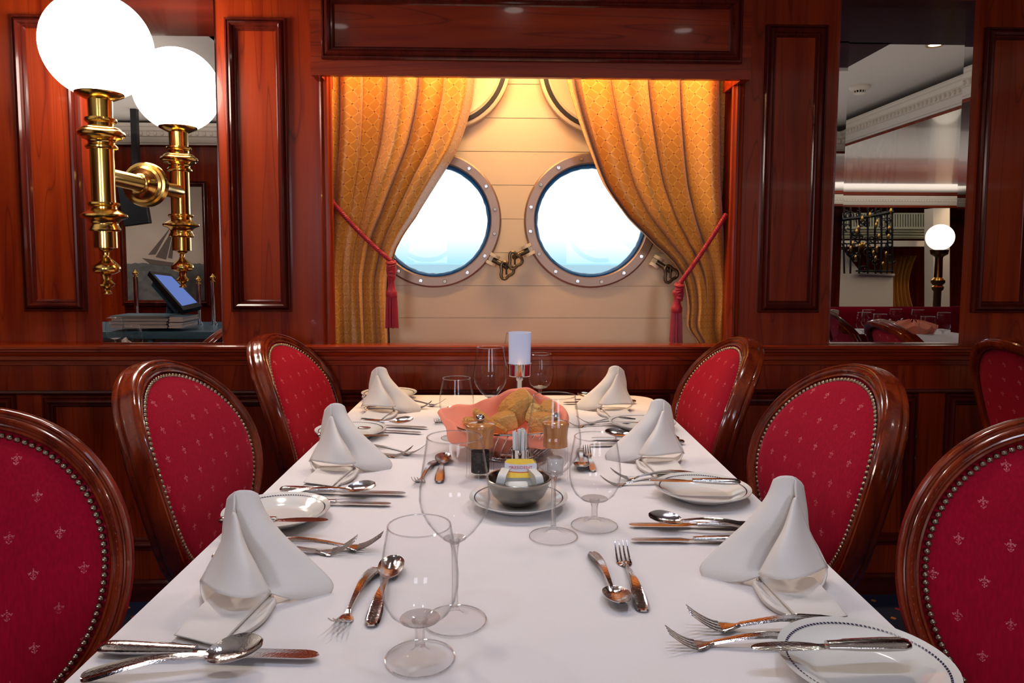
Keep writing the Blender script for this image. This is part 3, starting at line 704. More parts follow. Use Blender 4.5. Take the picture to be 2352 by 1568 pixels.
PRO['spoon']=(make_spoon('soup_spoon',.200,.0215),.2); PRO['dspoon']=(make_spoon('dessert_spoon',.150,.020),.15)
PRO['knife']=(make_knife('dinner_knife',.24),.24); PRO['eknife']=(make_knife('starter_knife',.21,.009),.21); PRO['bknife']=(make_knife('butter_knife',.172,.010,True),.172)
used=set()
def cut(kind,end,tip,label,h0=0.,h1=0.,lift=0.,pitch=0.,roll=0.,flip=False,sc_=None):
    """end / tip: where handle end and tip stand on the table; h0,h1: their heights above the cloth"""
    pr,L=PRO[kind]; a=T(*end,h=h0); b=T(*tip,h=h1); d=b-a; d.z=0; l=d.length
    o=pr if kind not in used else copy_tree(pr); used.add(kind)
    s=l/L if sc_ is None else sc_; s=max(.82,min(1.18,s)); mid=(a+b)/2; c=mid-d.normalized()*L*s/2
    o.location=(c.x,c.y,TT+.0008+lift); o.rotation_euler=(roll,-pitch,math.atan2(d.y,d.x)); o.scale=(s,(-s if flip else s)*(1 if s>.9 else 1),s)
    names={'fork':('fork','dinner forks'),'dfork':('fork','dessert forks'),'spoon':('spoon','soup spoons'),'dspoon':('spoon','dessert spoons'),'knife':('knife','dinner knives'),'eknife':('knife','starter knives'),'bknife':('knife','butter knives')}
    tag(o,label,names[kind][0],names[kind][1]); return o
# nearest left place
cut('knife',(228,1500),(738,1516),'large dinner knife under the napkin at the near left place',flip=True)
cut('spoon',(186,1566),(607,1500),'soup spoon at the bottom left, bowl leaning on the large knife',h1=.012,lift=.004,pitch=.06,roll=.25)
cut('bknife',(502,1200),(757,1201),'butter knife lying across the bread plate behind the near left napkin',h0=.026,h1=.024,lift=.0235)
cut('fork',(487,1279),(822,1234),'front one of the two dinner forks beside the near left napkin',h1=.022)
cut('fork',(560,1262),(880,1229),'rear one of the two dinner forks beside the near left napkin',h1=.022,lift=.004,pitch=-.01)
cut('dfork',(862,1306),(770,1432),'dessert fork pointing to the camera left of the front water goblet',h1=.014)
cut('dspoon',(846,1458),(910,1268),'dessert spoon seen through the front water goblet',h1=.010,lift=.001)
# middle left
cut('knife',(643,1131),(935,1139),'large dinner knife beside the middle left napkin',flip=True)
cut('eknife',(672,1157),(901,1162),'smaller knife nearest the near left bread plate, beside the dinner knife',flip=True)
cut('spoon',(650,1146),(865,1124),'soup spoon resting on the knives at the middle left place',h1=.012,lift=.007,pitch=.03,roll=.25)
cut('bknife',(727,1003),(895,1005),'butter knife across the bread plate behind the middle left napkin',h0=.026,h1=.024,lift=.0235)
cut('fork',(733,1045),(948,1026),'front one of the two dinner forks beside the middle left napkin',h1=.022)
cut('fork',(790,1034),(976,1024),'rear one of the two dinner forks beside the middle left napkin',h1=.022,lift=.004,pitch=-.01)
cut('dfork',(1003,1058),(953,1105),'dessert fork just left of the large wine glass in front',h1=.014)
cut('dspoon',(1008,1112),(1020,1040),'dessert spoon seen through the large wine glass in front',h1=.01,lift=.001)
# far left
cut('knife',(806,975),(983,986),'large dinner knife beside the far left napkin',flip=True)
cut('eknife',(826,988),(965,997),'smaller knife beside the far left dinner knife',flip=True)
cut('spoon',(815,982),(936,970),'soup spoon resting on the knives at the far left place',h1=.012,lift=.007,pitch=.03,roll=.25)
cut('bknife',(829,914),(957,917),'butter knife across the bread plate behind the far left napkin',h0=.026,h1=.024,lift=.0235)
cut('fork',(833,938),(992,921),'front one of the two dinner forks beside the far left napkin',h1=.022)
cut('fork',(880,927),(1023,917),'rear one of the two dinner forks beside the far left napkin',h1=.022,lift=.004,pitch=-.01)
cut('dfork',(1024,940),(1001,970),'dessert fork beside the left end of the bread basket',h1=.014)
cut('dspoon',(1030,975),(1038,934),'dessert spoon behind the left end of the bread basket',h1=.01,lift=.001)
# nearest right
cut('knife',(1712,1212),(1453,1210),'upper one of the two knives under the near right napkin',flip=True)
cut('eknife',(1705,1246),(1448,1245),'lower one of the two knives under the near right napkin')
cut('spoon',(1715,1222),(1503,1196),'soup spoon resting on the two knives by the near right napkin',h1=.012,lift=.007,pitch=.03,roll=-.25)
cut('fork',(1997,1452),(1578,1404),'rear one of the two dinner forks in front of the near right napkin',h1=.022,lift=.0045,pitch=-.01)
cut('fork',(1905,1478),(1530,1441),'front one of the two dinner forks in front of the near right napkin',h1=.022)
cut('bknife',(2092,1484),(1720,1494),'butter knife across the bread plate in the bottom right corner',h0=.028,h1=.026,lift=.0235,flip=True)
cut('dspoon',(1360,1272),(1430,1388),'dessert spoon in the open cloth at the right, bowl towards the camera',h1=.01,lift=.001)
cut('dfork',(1480,1411),(1424,1246),'dessert fork in the open cloth at the right, tines away from the camera',h1=.014)
# middle right
cut('knife',(1572,1020),(1353,1026),'front one of the two knives beside the middle right napkin')
cut('eknife',(1555,1009),(1357,1011),'rear one of the two knives beside the middle right napkin',flip=True)
cut('spoon',(1560,1014),(1389,1000),'soup spoon behind the rim of the right water goblet',h1=.012,lift=.007,pitch=.03,roll=-.25)
cut('fork',(1620,1098),(1403,1078),'rear one of the two dinner forks in front of the middle right napkin',h1=.022,lift=.0045,pitch=-.01)
cut('fork',(1575,1108),(1380,1090),'front one of the two dinner forks in front of the middle right napkin',h1=.022)
cut('bknife',(1701,1112),(1488,1108),'butter knife across the bread plate in front of the middle right napkin',h0=.026,h1=.024,lift=.0235,flip=True)
cut('dspoon',(1333,1030),(1337,1078),'dessert spoon beside the clear salt mill',h1=.01,lift=.001)
cut('dfork',(1362,1084),(1347,1024),'dessert fork seen through the right water goblet',h1=.014)
# far right
cut('knife',(1461,926),(1292,928),'front one of the two knives beside the far right napkin')
cut('eknife',(1447,918),(1318,921),'rear one of the two knives beside the far right napkin',flip=True)
cut('spoon',(1445,921),(1330,911),'soup spoon behind the far right napkin',h1=.012,lift=.007,pitch=.03,roll=-.25)
cut('fork',(1475,968),(1325,957),'rear one of the two dinner forks in front of the far right napkin',h1=.022,lift=.0045,pitch=-.01)
cut('fork',(1450,974),(1300,962),'front one of the two dinner forks in front of the far right napkin',h1=.022)
cut('bknife',(1535,972),(1408,974),'butter knife across the bread plate behind the middle right napkin',h0=.026,h1=.024,lift=.0235,flip=True)
# ------------------------------------------------------------------ plates
def make_plate(r=.086):
    t=thing('bread_plate','x','plate')
    k=r/.086
    pf=[(0,.0035),(.045,.0035),(.050,.004),(.058,.008),(.066,.0125),(.076,.0162),(.083,.0190),(.0858,.0200),(.086,.0185),(.083,.0165),(.066,.0085),(.055,.003),(.050,.0005),(.046,.0005),(.045,.002),(0,.002)]
    MB().lathe([(a*k,b) for a,b in pf],n=72).build('dish',M_china,t); dish=t.children[0]
    m=MB(); n=110
    for q in range(n):
        a=2*PI*q/n; 
        for s in (0,):
            P=[]
            for da,dr in ((-.024,-.0012),(.012,-.0011),(.026,.0012),(-.010,.0011)):
                rr=(.0768+dr)*k; z=.0162+(dr)*.33+.0009; P.append(Vector((rr*math.cos(a+da),rr*math.sin(a+da),z)))
            m.add(P,[(0,1,2,3)],smooth=False)
    m.build('rope_band',M_navy,dish); return t
pl0=make_plate()
def put_plate(px,py,label,first=[True],s=1.,grp='bread plates'):
    o=pl0 if first[0] else copy_tree(pl0); first[0]=False; p=T(px,py); o.location=(p.x,p.y,TT); o.scale=(s,s,1); tag(o,label,'plate',grp); return o
put_plate(636,1194,'white blue-rimmed bread plate behind the near left napkin')
put_plate(806,1001,'white blue-rimmed bread plate behind the middle left napkin')
put_plate(894,914,'white blue-rimmed bread plate behind the far left napkin')
put_plate(1986,1552,'white blue-rimmed bread plate in the bottom right corner')
put_plate(1613,1140,'white blue-rimmed bread plate on the right between two napkins')
put_plate(1474,983,'white blue-rimmed bread plate behind the middle right napkin')
put_plate(1191,1162,'white blue-rimmed plate under the pewter bowl',s=1.0)
# ------------------------------------------------------------------ glasses
def make_glass(name,bowl,stem,foot,H):
    t=thing(name,'x','glass')
    m=MB(); th=.0011
    m.lathe(bowl,n=56)
    m.lathe([(max(r-th,.0005),z+(.0012 if i==0 else 0)) for i,(r,z) in enumerate(bowl)],n=56)
    
    bo=m.build('bowl',M_glass,t)
    q=bowl[:3]; r4,z4=q[2]; bb=MB(); bb.lathe([(max(.0005,a-.0004),b+.0003) for a,b in q]+[(r4-.0012,z4+.0004),(r4*.62,z4-.0022),(r4*.3,bowl[0][1]+.0030),(.0005,bowl[0][1]+.0024)],n=48); bb.build('bowl_base',M_base,bo)
    r,z=bowl[-1]; rm=MB(); rm.tube([Vector(((r-th/2)*math.cos(2*PI*k/56),(r-th/2)*math.sin(2*PI*k/56),z)) for k in range(56)],.00085,8,closed=True); rm.build('rim',M_rim,bo)
    MB().lathe(stem,n=28).build('stem',M_sglass,t)
    fo=MB().lathe(foot,n=56).build('foot',M_glass,t); er=MB(); er.tube([Vector((.0372*math.cos(2*PI*k/56),.0372*math.sin(2*PI*k/56),.0012)) for k in range(56)],.0009,8,closed=True); er.build('foot_edge',M_rim,fo); return t
gob=make_glass('water_goblet',[(.001,.040),(.010,.0405),(.022,.045),(.032,.054),(.0385,.066),(.0415,.080),(.0418,.094),(.0398,.112),(.0368,.130),(.0338,.147)],
  [(.002,.044),(.009,.0425),(.0075,.039),(.006,.036),(.0052,.030),(.0052,.020),(.0056,.015),(.001,.0145)],
  [(.0056,.015),(.0066,.011),(.010,.0075),(.015,.0050),(.024,.0030),(.034,.0018),(.0375,.0013),(.0380,.0006),(.036,.0002),(.001,.0002)],.147)
wine=make_glass('wine_glass',[(.001,.094),(.006,.0955),(.014,.101),(.024,.111),(.033,.123),(.0395,.136),(.0418,.148),(.0412,.162),(.0388,.182),(.0355,.202),(.0325,.222)],
  [(.002,.100),(.0068,.098),(.0046,.090),(.0038,.080),(.0036,.050),(.0040,.022),(.0044,.017),(.001,.0165)],
  [(.0044,.017),(.0062,.012),(.0098,.0078),(.015,.0050),(.024,.0030),(.034,.0018),(.0375,.0013),(.0382,.0006),(.036,.0002),(.001,.0002)],.222)
def put(o,p,label,first,grp,s=1.):
    c=o if first else copy_tree(o); c.location=(p.x,p.y,TT); c.scale=(s,)*3; tag(c,label,'glass',grp); return c
put(gob,T(965,1512),'short-stemmed water goblet nearest the camera, left of centre',True,'water goblets')
put(gob,T(1365,1207),'short-stemmed water goblet right of the long-stemmed glass beside the butter bowl',False,'water goblets')
put(gob,T(1049,1006),'short-stemmed water goblet behind the left end of the bread basket',False,'water goblets')
put(gob,T(1240,922),'small water goblet behind the right side of the candle holder',False,'water goblets')
put(wine,T(1045,1425),'large wine glass behind the nearest water goblet',True,'wine glasses')
put(wine,T(1271,1232),'slim wine glass standing right of the pewter bowl',False,'wine glasses')
put(wine,T(1126,1002),'wine glass behind the bread basket, left of the candle',False,'wine glasses',.99)
put(wine,T(1188,940),'wine glass hidden behind the frosted candle holder',False,'wine glasses')
# ------------------------------------------------------------------ candle holder
p=T(1193,978); t=thing('candle_holder','tall silver candle holder with a frosted glass cup behind the bread basket','candle holder',tuple(p))
MB().lathe([(0,.0),(.040,0),(.041,.003),(.036,.007),(.014,.010),(.0065,.016),(.0055,.03),(.0055,.118),(.009,.122),(.009,.126),(.0055,.129),(.0055,.131),(.0275,.132),(.0295,.134),(.0300,.163),(.031,.1635),(.031,.165),(.0288,.165),(.0285,.136),(0,.135)],n=48).build('stand',M_chrome,t)
MB().lathe([(.0275,.136),(.0280,.15),(.0290,.245),(.0275,.2452),(.0262,.15),(.026,.138),(0,.137)],n=48).build('glass_shade',M_frost,t)
c=MB(); c.lathe([(0,.138),(.018,.138),(.018,.152),(0,.152)],n=24); tl=c.build('tealight',M_paper,t)
c=MB(); c.lathe([(0,.152),(.0035,.156),(.0042,.161),(.002,.170),(0,.175)],n=12); c.build('flame',M_flame,tl)
# ------------------------------------------------------------------ pepper and salt mills
def mill(px,py,label,H,rc,rb,fill,fm):
    p=T(px,py); t=thing('pepper_mill' if fm is M_pepper else 'salt_mill',label,'mill',tuple(p)); k=H/.124
    MB().lathe([(0,.0),(rb*1.05,0),(rb*1.05,.003),(rb,.006),(rb*.97,.064*k),(rb*.82,.064*k),(rb*.82,.008),(0,.008)],n=36).build('acrylic_body',M_glass,t)
    MB().lathe([(0,.010),(rb*.66,.010),(rb*.66,fill*k),(rb*.2,fill*k+.004),(0,fill*k+.004)],n=24).build('filling',fm,t)
    wt=MB().lathe([(0,.062*k),(rb*.98,.062*k),(rb*.98,.066*k),(rb*.95,.080*k),(rc*.93,.094*k),(rc,.100*k),(rc,.104*k),(rc*.93,.1065*k),(rc*.5,.1095*k),(.006,.1105*k),(0,.1105*k)],n=40).build('wooden_top',M_mill,t)
    b=MB(); b.ball((0,0,.1175*k),.0092*(rc/.031),20,14); b.lathe([(.004,.109*k),(.004,.112*k)],n=10); b.build('ball_knob',M_steel,wt)
mill(1103,1094,'wooden pepper mill with dark peppercorns in front of the bread basket',.124,.0305,.0275,.052,M_pepper)
mill(1275,1100,'wooden salt mill with white salt seen through the slim wine glass',.133,.0265,.0245,.040,M_salt)
# ------------------------------------------------------------------ toothpick cup
p=T(1194,1088); t=thing('toothpick_cup','small chrome cup of white paper-wrapped toothpicks beside the pepper mill','cup',tuple(p))
MB().lathe([(0,0),(.0178,0),(.018,.001),(.018,.052),(.0172,.052),(.017,.003),(0,.003)],n=40).build('cup',M_chrome,t)
rng=random.Random(11)
for q in range(26):
    rr=.0145*math.sqrt(rng.random()); an=rng.random()*2*PI; c=Vector((rr*math.cos(an),rr*math.sin(an),.006)); d=Vector((c.x*2.0+rng.uniform(-.07,.07)*.1,c.y*2.0,1)).normalized()
    b=MB(); Mz=Matrix.Translation(c)@Vector((0,0,1)).rotation_difference(d).to_matrix().to_4x4()@Matrix.Rotation(rng.random()*3,4,'Z')
    b.box(-.0030,.0030,-.0006,.0006,0,.078+rng.random()*.008,Mz); o=b.build('wrapped_toothpick',M_paper); o.location=t.location; tag(o,'white paper-wrapped toothpick standing in the small chrome cup','toothpick','wrapped toothpicks in the chrome cup')
# ------------------------------------------------------------------ pewter bowl with butter portions
bp_=T(1191,1159); bz=TT+.0045
t=thing('butter_bowl','pewter bowl of butter portions on a plate in the middle of the table','bowl',(bp_.x,bp_.y,bz))
MB().lathe([(0,.0),(.026,0),(.034,.004),(.045,.015),(.0515,.028),(.0525,.034),(.0545,.036),(.0568,.041),(.0572,.045),(.0560,.0462),(.0540,.0455),(.0518,.041),(.0495,.033),(.042,.016),(.030,.006),(0,.003)],n=64).build('bowl',M_pewter,t)
def tub(loc,rot,label,lid=False):
    tt=thing('butter_portion',label,'butter portion',loc,0,'butter portions'); tt.rotation_euler=rot
    b=MB(); P=[]
    def rr(hw,hl,z,r=.008):
        out=[]
        for cx,cy,a0 in ((hw-r,hl-r,0),(-hw+r,hl-r,PI/2),(-hw+r,-hl+r,PI),(hw-r,-hl+r,1.5*PI)):
            for k in range(6): a=a0+PI/2*k/5; out.append(Vector((cx+r*math.cos(a),cy+r*math.sin(a),z)))
        return out
    P=[rr(.0235,.0145,.0,.007),rr(.0245,.0155,.002),rr(.026,.017,.013),rr(.0262,.0172,.0135),rr(.0285,.0195,.0138,.009),rr(.0285,.0195,.0148,.009)]
    b.grid(P,closed_v=True); b.add(P[0],[tuple(range(24))],smooth=False); b.build('tub',M_pack,tt)
    c=MB(); c.add(rr(.0283,.0193,.0149,.009),[tuple(range(24))],smooth=False); c.build('foil_lid',foilm() if lid else M_pack,tt); return tt
def foilm():
    m,nt,b=newmat('printed_foil'); tc=N(nt,'ShaderNodeTexCoord'); sp=N(nt,'ShaderNodeSeparateXYZ'); nt.links.new(tc.outputs['Object'],sp.inputs[0])
    y=sp.outputs[1]; x=sp.outputs[0]
    wv=math_(nt,'ADD',y,math_(nt,'MULTIPLY',math_(nt,'POWER',math_(nt,'MULTIPLY',x,30.),2.),-.006))
    n=N(nt,'ShaderNodeTexNoise'); n.inputs['Scale'].default_value=300; nt.links.new(tc.outputs['Object'],n.inputs[0])
    yel=mixc(nt,n.outputs[0],(.90,.50,.02),(.95,.72,.12))
    sil=math_(nt,'LESS_THAN',math_(nt,'ABSOLUTE',wv),.0075)
    redl=math_(nt,'LESS_THAN',math_(nt,'ABSOLUTE',math_(nt,'ADD',wv,.0085)),.0008)
    c=mixc(nt,sil,yel,(.62,.62,.64)); c=mixc(nt,redl,c,(.6,.04,.02)); nt.links.new(c,b.inputs['Base Color']); b.inputs['Roughness'].default_value=.3; b.inputs['Metallic'].default_value=.35
    return m
bx,by=bp_.x,bp_.y
def R3(a,b,c): return (math.radians(a),math.radians(b),math.radians(c))
tub((bx-.036,by-.002,bz+.044),R3(104,0,80),'butter portion standing at the left side of the pewter bowl')
tub((bx-.004,by-.022,bz+.036),R3(205,0,4),'butter portion at the front of the pewter bowl, bottom to the camera').scale=(.82,.82,.82)
tub((bx+.037,by-.006,bz+.043),R3(100,0,-76),'butter portion standing at the right side of the pewter bowl')
tub((bx+.0,by+.014,bz+.032),R3(35,0,0),'plain butter portion leaning under the yellow labelled one')
lt=tub((bx+.004,by+.020,bz+.047),R3(42,0,0),'butter portion with a yellow and silver printed lid on top of the bowl',True)
fc=bpy.data.curves.new('lettering','FONT'); fc.body='PRESIDENT'; fc.size=.0085; fc.align_x='CENTER'; fc.align_y='CENTER'; fc.extrude=.00012; fo=bpy.data.objects.new('tmp',fc); COL.objects.link(fo)
dg=bpy.context.evaluated_depsgraph_get(); me=bpy.data.meshes.new_from_object(fo.evaluated_get(dg)); bpy.data.objects.remove(fo)
me.materials.clear(); me.materials.append(plain('red_print',(.55,.03,.08),.4)); lo=bpy.data.objects.new('lettering',me); COL.objects.link(lo); lo.parent=lt; lo.location=(0,.001,.0152); lo['label']='red lettering on the lid'
# ------------------------------------------------------------------ bread basket
bc=T(1170,1040); t=thing('bread_basket','round chrome wire basket in the middle of the table holding bread','basket',tuple(bc))
w=MB(); rb_,rt,h=.078,.128,.072
w.tube([Vector((rt*math.cos(2*PI*k/64),rt*math.sin(2*PI*k/64),h)) for k in range(64)],.0024,8,closed=True); w.build('rim',M_chrome,t)
w=MB()
for z,r in ((.003,rb_),(.008,rb_+.001)): w.tube([Vector((r*math.cos(2*PI*k/64),r*math.sin(2*PI*k/64),z)) for k in range(64)],.0022,8,closed=True)
w.build('base_ring',M_chrome,t)
w=MB()
for q in range(44):
    a=2*PI*q/44
    w.tube([Vector(((rb_+(rt-rb_)*math.sin(s*PI/2)**.9)*math.cos(a+.25*s),(rb_+(rt-rb_)*math.sin(s*PI/2)**.9)*math.sin(a+.25*s),.004+(h-.004)*s)) for s in [i/8 for i in range(9)]],.0011,5)
w.build('wires',M_chrome,t)
# salmon napkin lining the basket
def netobj(name,nets,mat,t_,parent=None,levels=2,loc=None):
    mb=MB()
    for net in nets: mb.grid([[Vector(p) for p in r] for r in net])
    o=mb.build(name,mat,parent,loc); solid(o,t_); subsurf(o,levels); return o
nets=[]
R=[];n=28; random.seed(4)
# back lip heights as a function of angle (0 = right, 90 = away)
def lip(a):
    d=math.degrees(a)%360
    tab=[(0,.086,.122),(25,.104,.118),(50,.120,.112),(72,.134,.105),(95,.118,.112),(115,.100,.120),(140,.092,.130),(160,.098,.142),(180,.096,.148),(200,.080,.134),(222,.066,.120),(250,.060,.108),(270,.062,.106),(290,.072,.122),(310,.064,.112),(335,.070,.116),(360,.086,.122)]
    for i in range(len(tab)-1):
        if tab[i][0]<=d<=tab[i+1][0]:
            q=(d-tab[i][0])/(tab[i+1][0]-tab[i][0]); return lerp(tab[i][1],tab[i+1][1],q),lerp(tab[i][2],tab[i+1][2],q)
rows=[]
for k in range(56):
    a=2*PI*k/56; z1,r1=lip(a); wv=.5+.5*math.sin(a*9+1.3); wv2=math.sin(a*5+.4)
    fr=1 if 200<math.degrees(a)<345 else 0
    pts=[(.02,.010),(rb_-.012,.012+.002*wv),(rb_+.004,.028),((rb_+rt)/2-.012-.004*wv,.045),(rt-.020-.006*wv,.060),(r1-.004,lerp(.072,z1,.55)),(r1,z1-.004),(r1+.006+.004*wv2,z1),(r1+.012,z1-.006-.010*wv)]
    if fr: pts[-2]=(r1+.003,z1+.002); pts[-1]=(r1+.004+(.016 if 278<math.degrees(a)<312 or 205<math.degrees(a)<232 else 0),z1-.004-(.024 if 278<math.degrees(a)<312 or 205<math.degrees(a)<232 else 0))
    rows.append([Vector(((r+(.004*math.sin(11*a+i_*.7)+.003*math.sin(17*a+1))*(1 if i_>1 else 0))*math.cos(a),(r+(.004*math.sin(11*a+i_*.7))*(1 if i_>1 else 0))*math.sin(a),z+.003*math.sin(13*a)*(i_>4))) for i_,(r,z) in enumerate(pts)])
mb=MB(); mb.grid(rows,closed_u=True); o=mb.build('bread_napkin',M_pink); solid(o,.0016); subsurf(o,2); o.location=tuple(bc)
tag(o,'salmon pink cloth napkin lining the bread basket','napkin')
def bread(mb,dims,loc,rot,label,name='bread_slice',curve=0.,seed=1,crumb=False):
    # rounded irregular block: crust with paler cut faces
    a,b,c=dims; rr=random.Random(seed); bm=bmesh.new(); bmesh.ops.create_cube(bm,size=1)
    bmesh.ops.subdivide_edges(bm,edges=bm.edges,cuts=7,use_grid_fill=True)
    me=bpy.data.meshes.new(name)
    for v in bm.verts:
        p=v.co*2; q=Vector((p.x*math.sqrt(1-p.y*p.y*.16-p.z*p.z*.10),p.y*math.sqrt(1-p.x*p.x*.16-p.z*p.z*.10),p.z*math.sqrt(1-p.x*p.x*.18-p.y*p.y*.18)))
        n_=1+rr.uniform(-.03,.03); q=Vector((q.x*a/2*n_,q.y*b/2*n_,q.z*c/2+curve*(1-q.x*q.x)))
        if dims[3:] if False else False: pass
        v.co=q
    for f in bm.faces: f.smooth=True
    bm.to_mesh(me); bm.free(); me.materials.append(M_bread); me.materials.append(M_crumb)
    for p in me.polygons:
        if abs(p.normal.y)>.7 or abs(p.normal.x)>.85: p.material_index=1
    o=bpy.data.objects.new(name,me); COL.objects.link(o); subsurf(o,1); o.location=Vector(bc)+Vector((loc[0],loc[1],loc[2]-.016)); o.rotation_euler=R3(*rot); tag(o,label,'bread','bread in the basket'); return o
bread(None,(.085,.050,.062),(.022,.030,.108),(20,-38,10),'large golden loaf piece leaning at the back of the basket',seed=1,curve=.006)
bread(None,(.060,.030,.050),(.062,.010,.098),(10,25,60),'pale cut bread slice at the right of the basket',seed=2)
bread(None,(.055,.045,.040),(-.012,-.020,.088),(0,-15,15),'golden loaf end with olives at the front of the basket',seed=3,curve=.004)
bread(None,(.085,.013,.024),(-.040,-.040,.088),(20,20,-32),'narrow breadstick slice lying in front, pointing right',seed=4)
bread(None,(.080,.013,.022),(-.052,-.018,.094),(20,24,-40),'narrow breadstick slice behind the front one',seed=5)
bread(None,(.070,.030,.020),(-.070,.0,.086),(0,8,20),'flat piece of bread under the left fold of the pink napkin',seed=6)
bread(None,(.062,.052,.048),(.075,-.030,.086),(0,0,30),'round brown roll at the right side of the basket',name='bread_roll',seed=7,curve=.004)
bread(None,(.045,.030,.030),(.085,.012,.112),(0,-20,70),'small torn crust on top at the right of the basket',seed=8)
# ------------------------------------------------------------------ folded table napkins
NB=T(545,1430)
def u(px,py,Y): return onY(px,py,Y)-Vector((NB.x,NB.y,TT))
sail=[[(540,1130,.905),(553,1126,.908),(575,1127,.914),(592,1134,.920)],[(541,1165,.905),(566,1166,.905),(592,1169,.910),(611,1178,.920)],
 [(552,1235,.897),(590,1230,.893),(626,1229,.900),(655,1233,.913)],[(578,1295,.888),(625,1290,.887),(675,1286,.897),(718,1290,.909)],
 [(606,1345,.872),(663,1352,.874),(716,1348,.888),(764,1338,.903)],[(620,1362,.868),(664,1374,.873),(714,1376,.886),(757,1368,.898)]]
under=[[(612,1350,.876),(664,1360,.884),(714,1360,.897),(760,1350,.91)],[(622,1362,.873),(668,1378,.882),(716,1380,.896),(756,1371,.906)]]
face=[[(534,1180,.896),(537,1176,.893),(540,1178,.891),(543,1186,.890)],[(511,1240,.901),(530,1244,.872),(550,1246,.864),(563,1250,.872)],
 [(480,1300,.900),(520,1310,.851),(564,1312,.838),(592,1306,.855)],[(461,1335,.892),(505,1364,.834),(568,1374,.826),(621,1360,.847)]]
strip=[[(540,1130,.905),(529,1138,.915),(523,1147,.93)],[(537,1176,.896),(522,1186,.915),(514,1200,.935)],[(516,1235,.899),(510,1244,.912),(507,1252,.93)],[(488,1287,.899),(483,1292,.908),(480,1300,.92)],[(461,1333,.893),(461,1334,.896),(460,1337,.90)]]
cup=[[(461,1335,.892),(500,1345,.915),(560,1350,.915),(622,1355,.885)],[(462,1360,.875),(512,1378,.900),(575,1380,.896),(627,1365,.880)],
 [(472,1386,.853),(522,1412,.858),(582,1405,.860),(630,1372,.872)],[(498,1424,.815),(541,1450,.794),(597,1422,.815),(632,1376,.860)],[(499,1436,.813),(541,1464,.792),(599,1434,.813),(634,1386,.858)]]
def basept(px,py,h): 
    p=T(px,py,h); return p-Vector((NB.x,NB.y,TT))
def slab(o4,z0,z1):
    # flat folded layer with a rounded loop edge; o4: near-left, near-right, far-right, far-left pixels
    c=[T(*q) -Vector((NB.x,NB.y,TT)) for q in o4]; P=[]
    for i in range(7):
        s=i/6; row=[]
        L0=c[0].lerp(c[3],s); R0=c[1].lerp(c[2],s)
        for j in range(6):
            v=j/5; p=L0.lerp(R0,v); e=min(1,math.sin(PI*min(s,.5))*1.6+.05); row.append(Vector((p.x,p.y,lerp((z0+z1)/2,z1,e))))
        P.append(row)
    Q=[[Vector((p.x,p.y,(z0+z1)-p.z)) for p in r] for r in P]
    return P,Q
def cat(p0,p1,p2,p3,t): return 0.5*((2*p1)+(p2-p0)*t+(2*p0-5*p1+4*p2-p3)*t*t+(3*p1-p0-3*p2+p3)*t**3)
def dens1(r,k):
    out=[]
    for i in range(len(r)-1):
        a=r[i-1] if i else 2*r[0]-r[1]; d=r[i+2] if i+2<len(r) else 2*r[-1]-r[-2]
        for q in range(k): out.append(cat(a,r[i],r[i+1],d,q/k))
    return out+[r[-1]]
def densify(net,k=6):
    rows=[dens1([Vector(p) for p in r],k) for r in net]; cols=list(zip(*rows)); cols=[dens1(list(c),k) for c in cols]
    return [list(r) for r in zip(*cols)]
mb=MB()
for net in (sail,under,face,strip,cup): mb.grid(densify([[u(*p) for p in r] for r in net]))
nk=mb.build('table_napkin',M_napk); 
mb2=MB()
for px4,z0,z1 in (([(392,1483),(508,1510),(632,1378),(492,1380)],.0008,.0055),([(398,1476),(503,1504),(628,1374),(488,1378)],.0055,.0108)):
    Pp,Qq=slab(px4,z0,z1); mb2.grid(Pp); mb2.grid(Qq); 
    for a_,b_ in ((0,0),(-1,-1)):
        mb2.grid([[r[a_] for r in Pp],[r[b_] for r in Qq]])
bs=mb2.build('folded_base',M_napk,nk)
solid(nk,.0024); solid(bs,.0008); subsurf(bs,1)
def put_napkin(px,py,label,mir=1,rot=0.,s=1.,first=False,sz=1.):
    o=nk if first else copy_tree(nk); p=T(px,py); o.location=(p.x,p.y,TT+.0005); o.scale=(mir*s,s,s*sz); o.rotation_euler=(0,0,math.radians(rot))
    tag(o,label,'napkin','folded white napkins'); return o
put_napkin(545,1430,'white napkin folded into a tall peak at the near left place',first=True)
put_napkin(775,1102,'white napkin folded into a tall peak at the middle left place',sz=1.02)
put_napkin(880,958,'white napkin folded into a tall peak at the far left place',sz=.96)
put_napkin(1812,1388,'white napkin folded into a broad peak at the near right place',mir=-1,rot=-6,s=1.0,sz=1.05)
put_napkin(1505,1080,'white napkin folded into a tall peak at the middle right place',mir=-1,rot=-4)
put_napkin(1402,953,'white napkin folded into a tall peak at the far right place',mir=-1,rot=-4,sz=.96)

# ------------------------------------------------------------------ the room behind the camera, seen in the two mirrors
def flip(mb):
    mb.v=[(x,2*WY-y,z) for x,y,z in mb.v]; return mb
def vthing(name,label,cat,c,group=None):
    return thing(name,label,cat,(c.x,2*WY-c.y,c.z),0,group)
def vbuild(mb,name,mat,parent=None,c=Vector((0,0,0))):
    mb.v=[(x-c.x,(2*WY-y)-(2*WY-c.y),z-c.z) for x,y,z in mb.v]; o=mb.build(name,mat,parent)
    if parent is None: o.location=(c.x,2*WY-c.y,c.z)
    return o
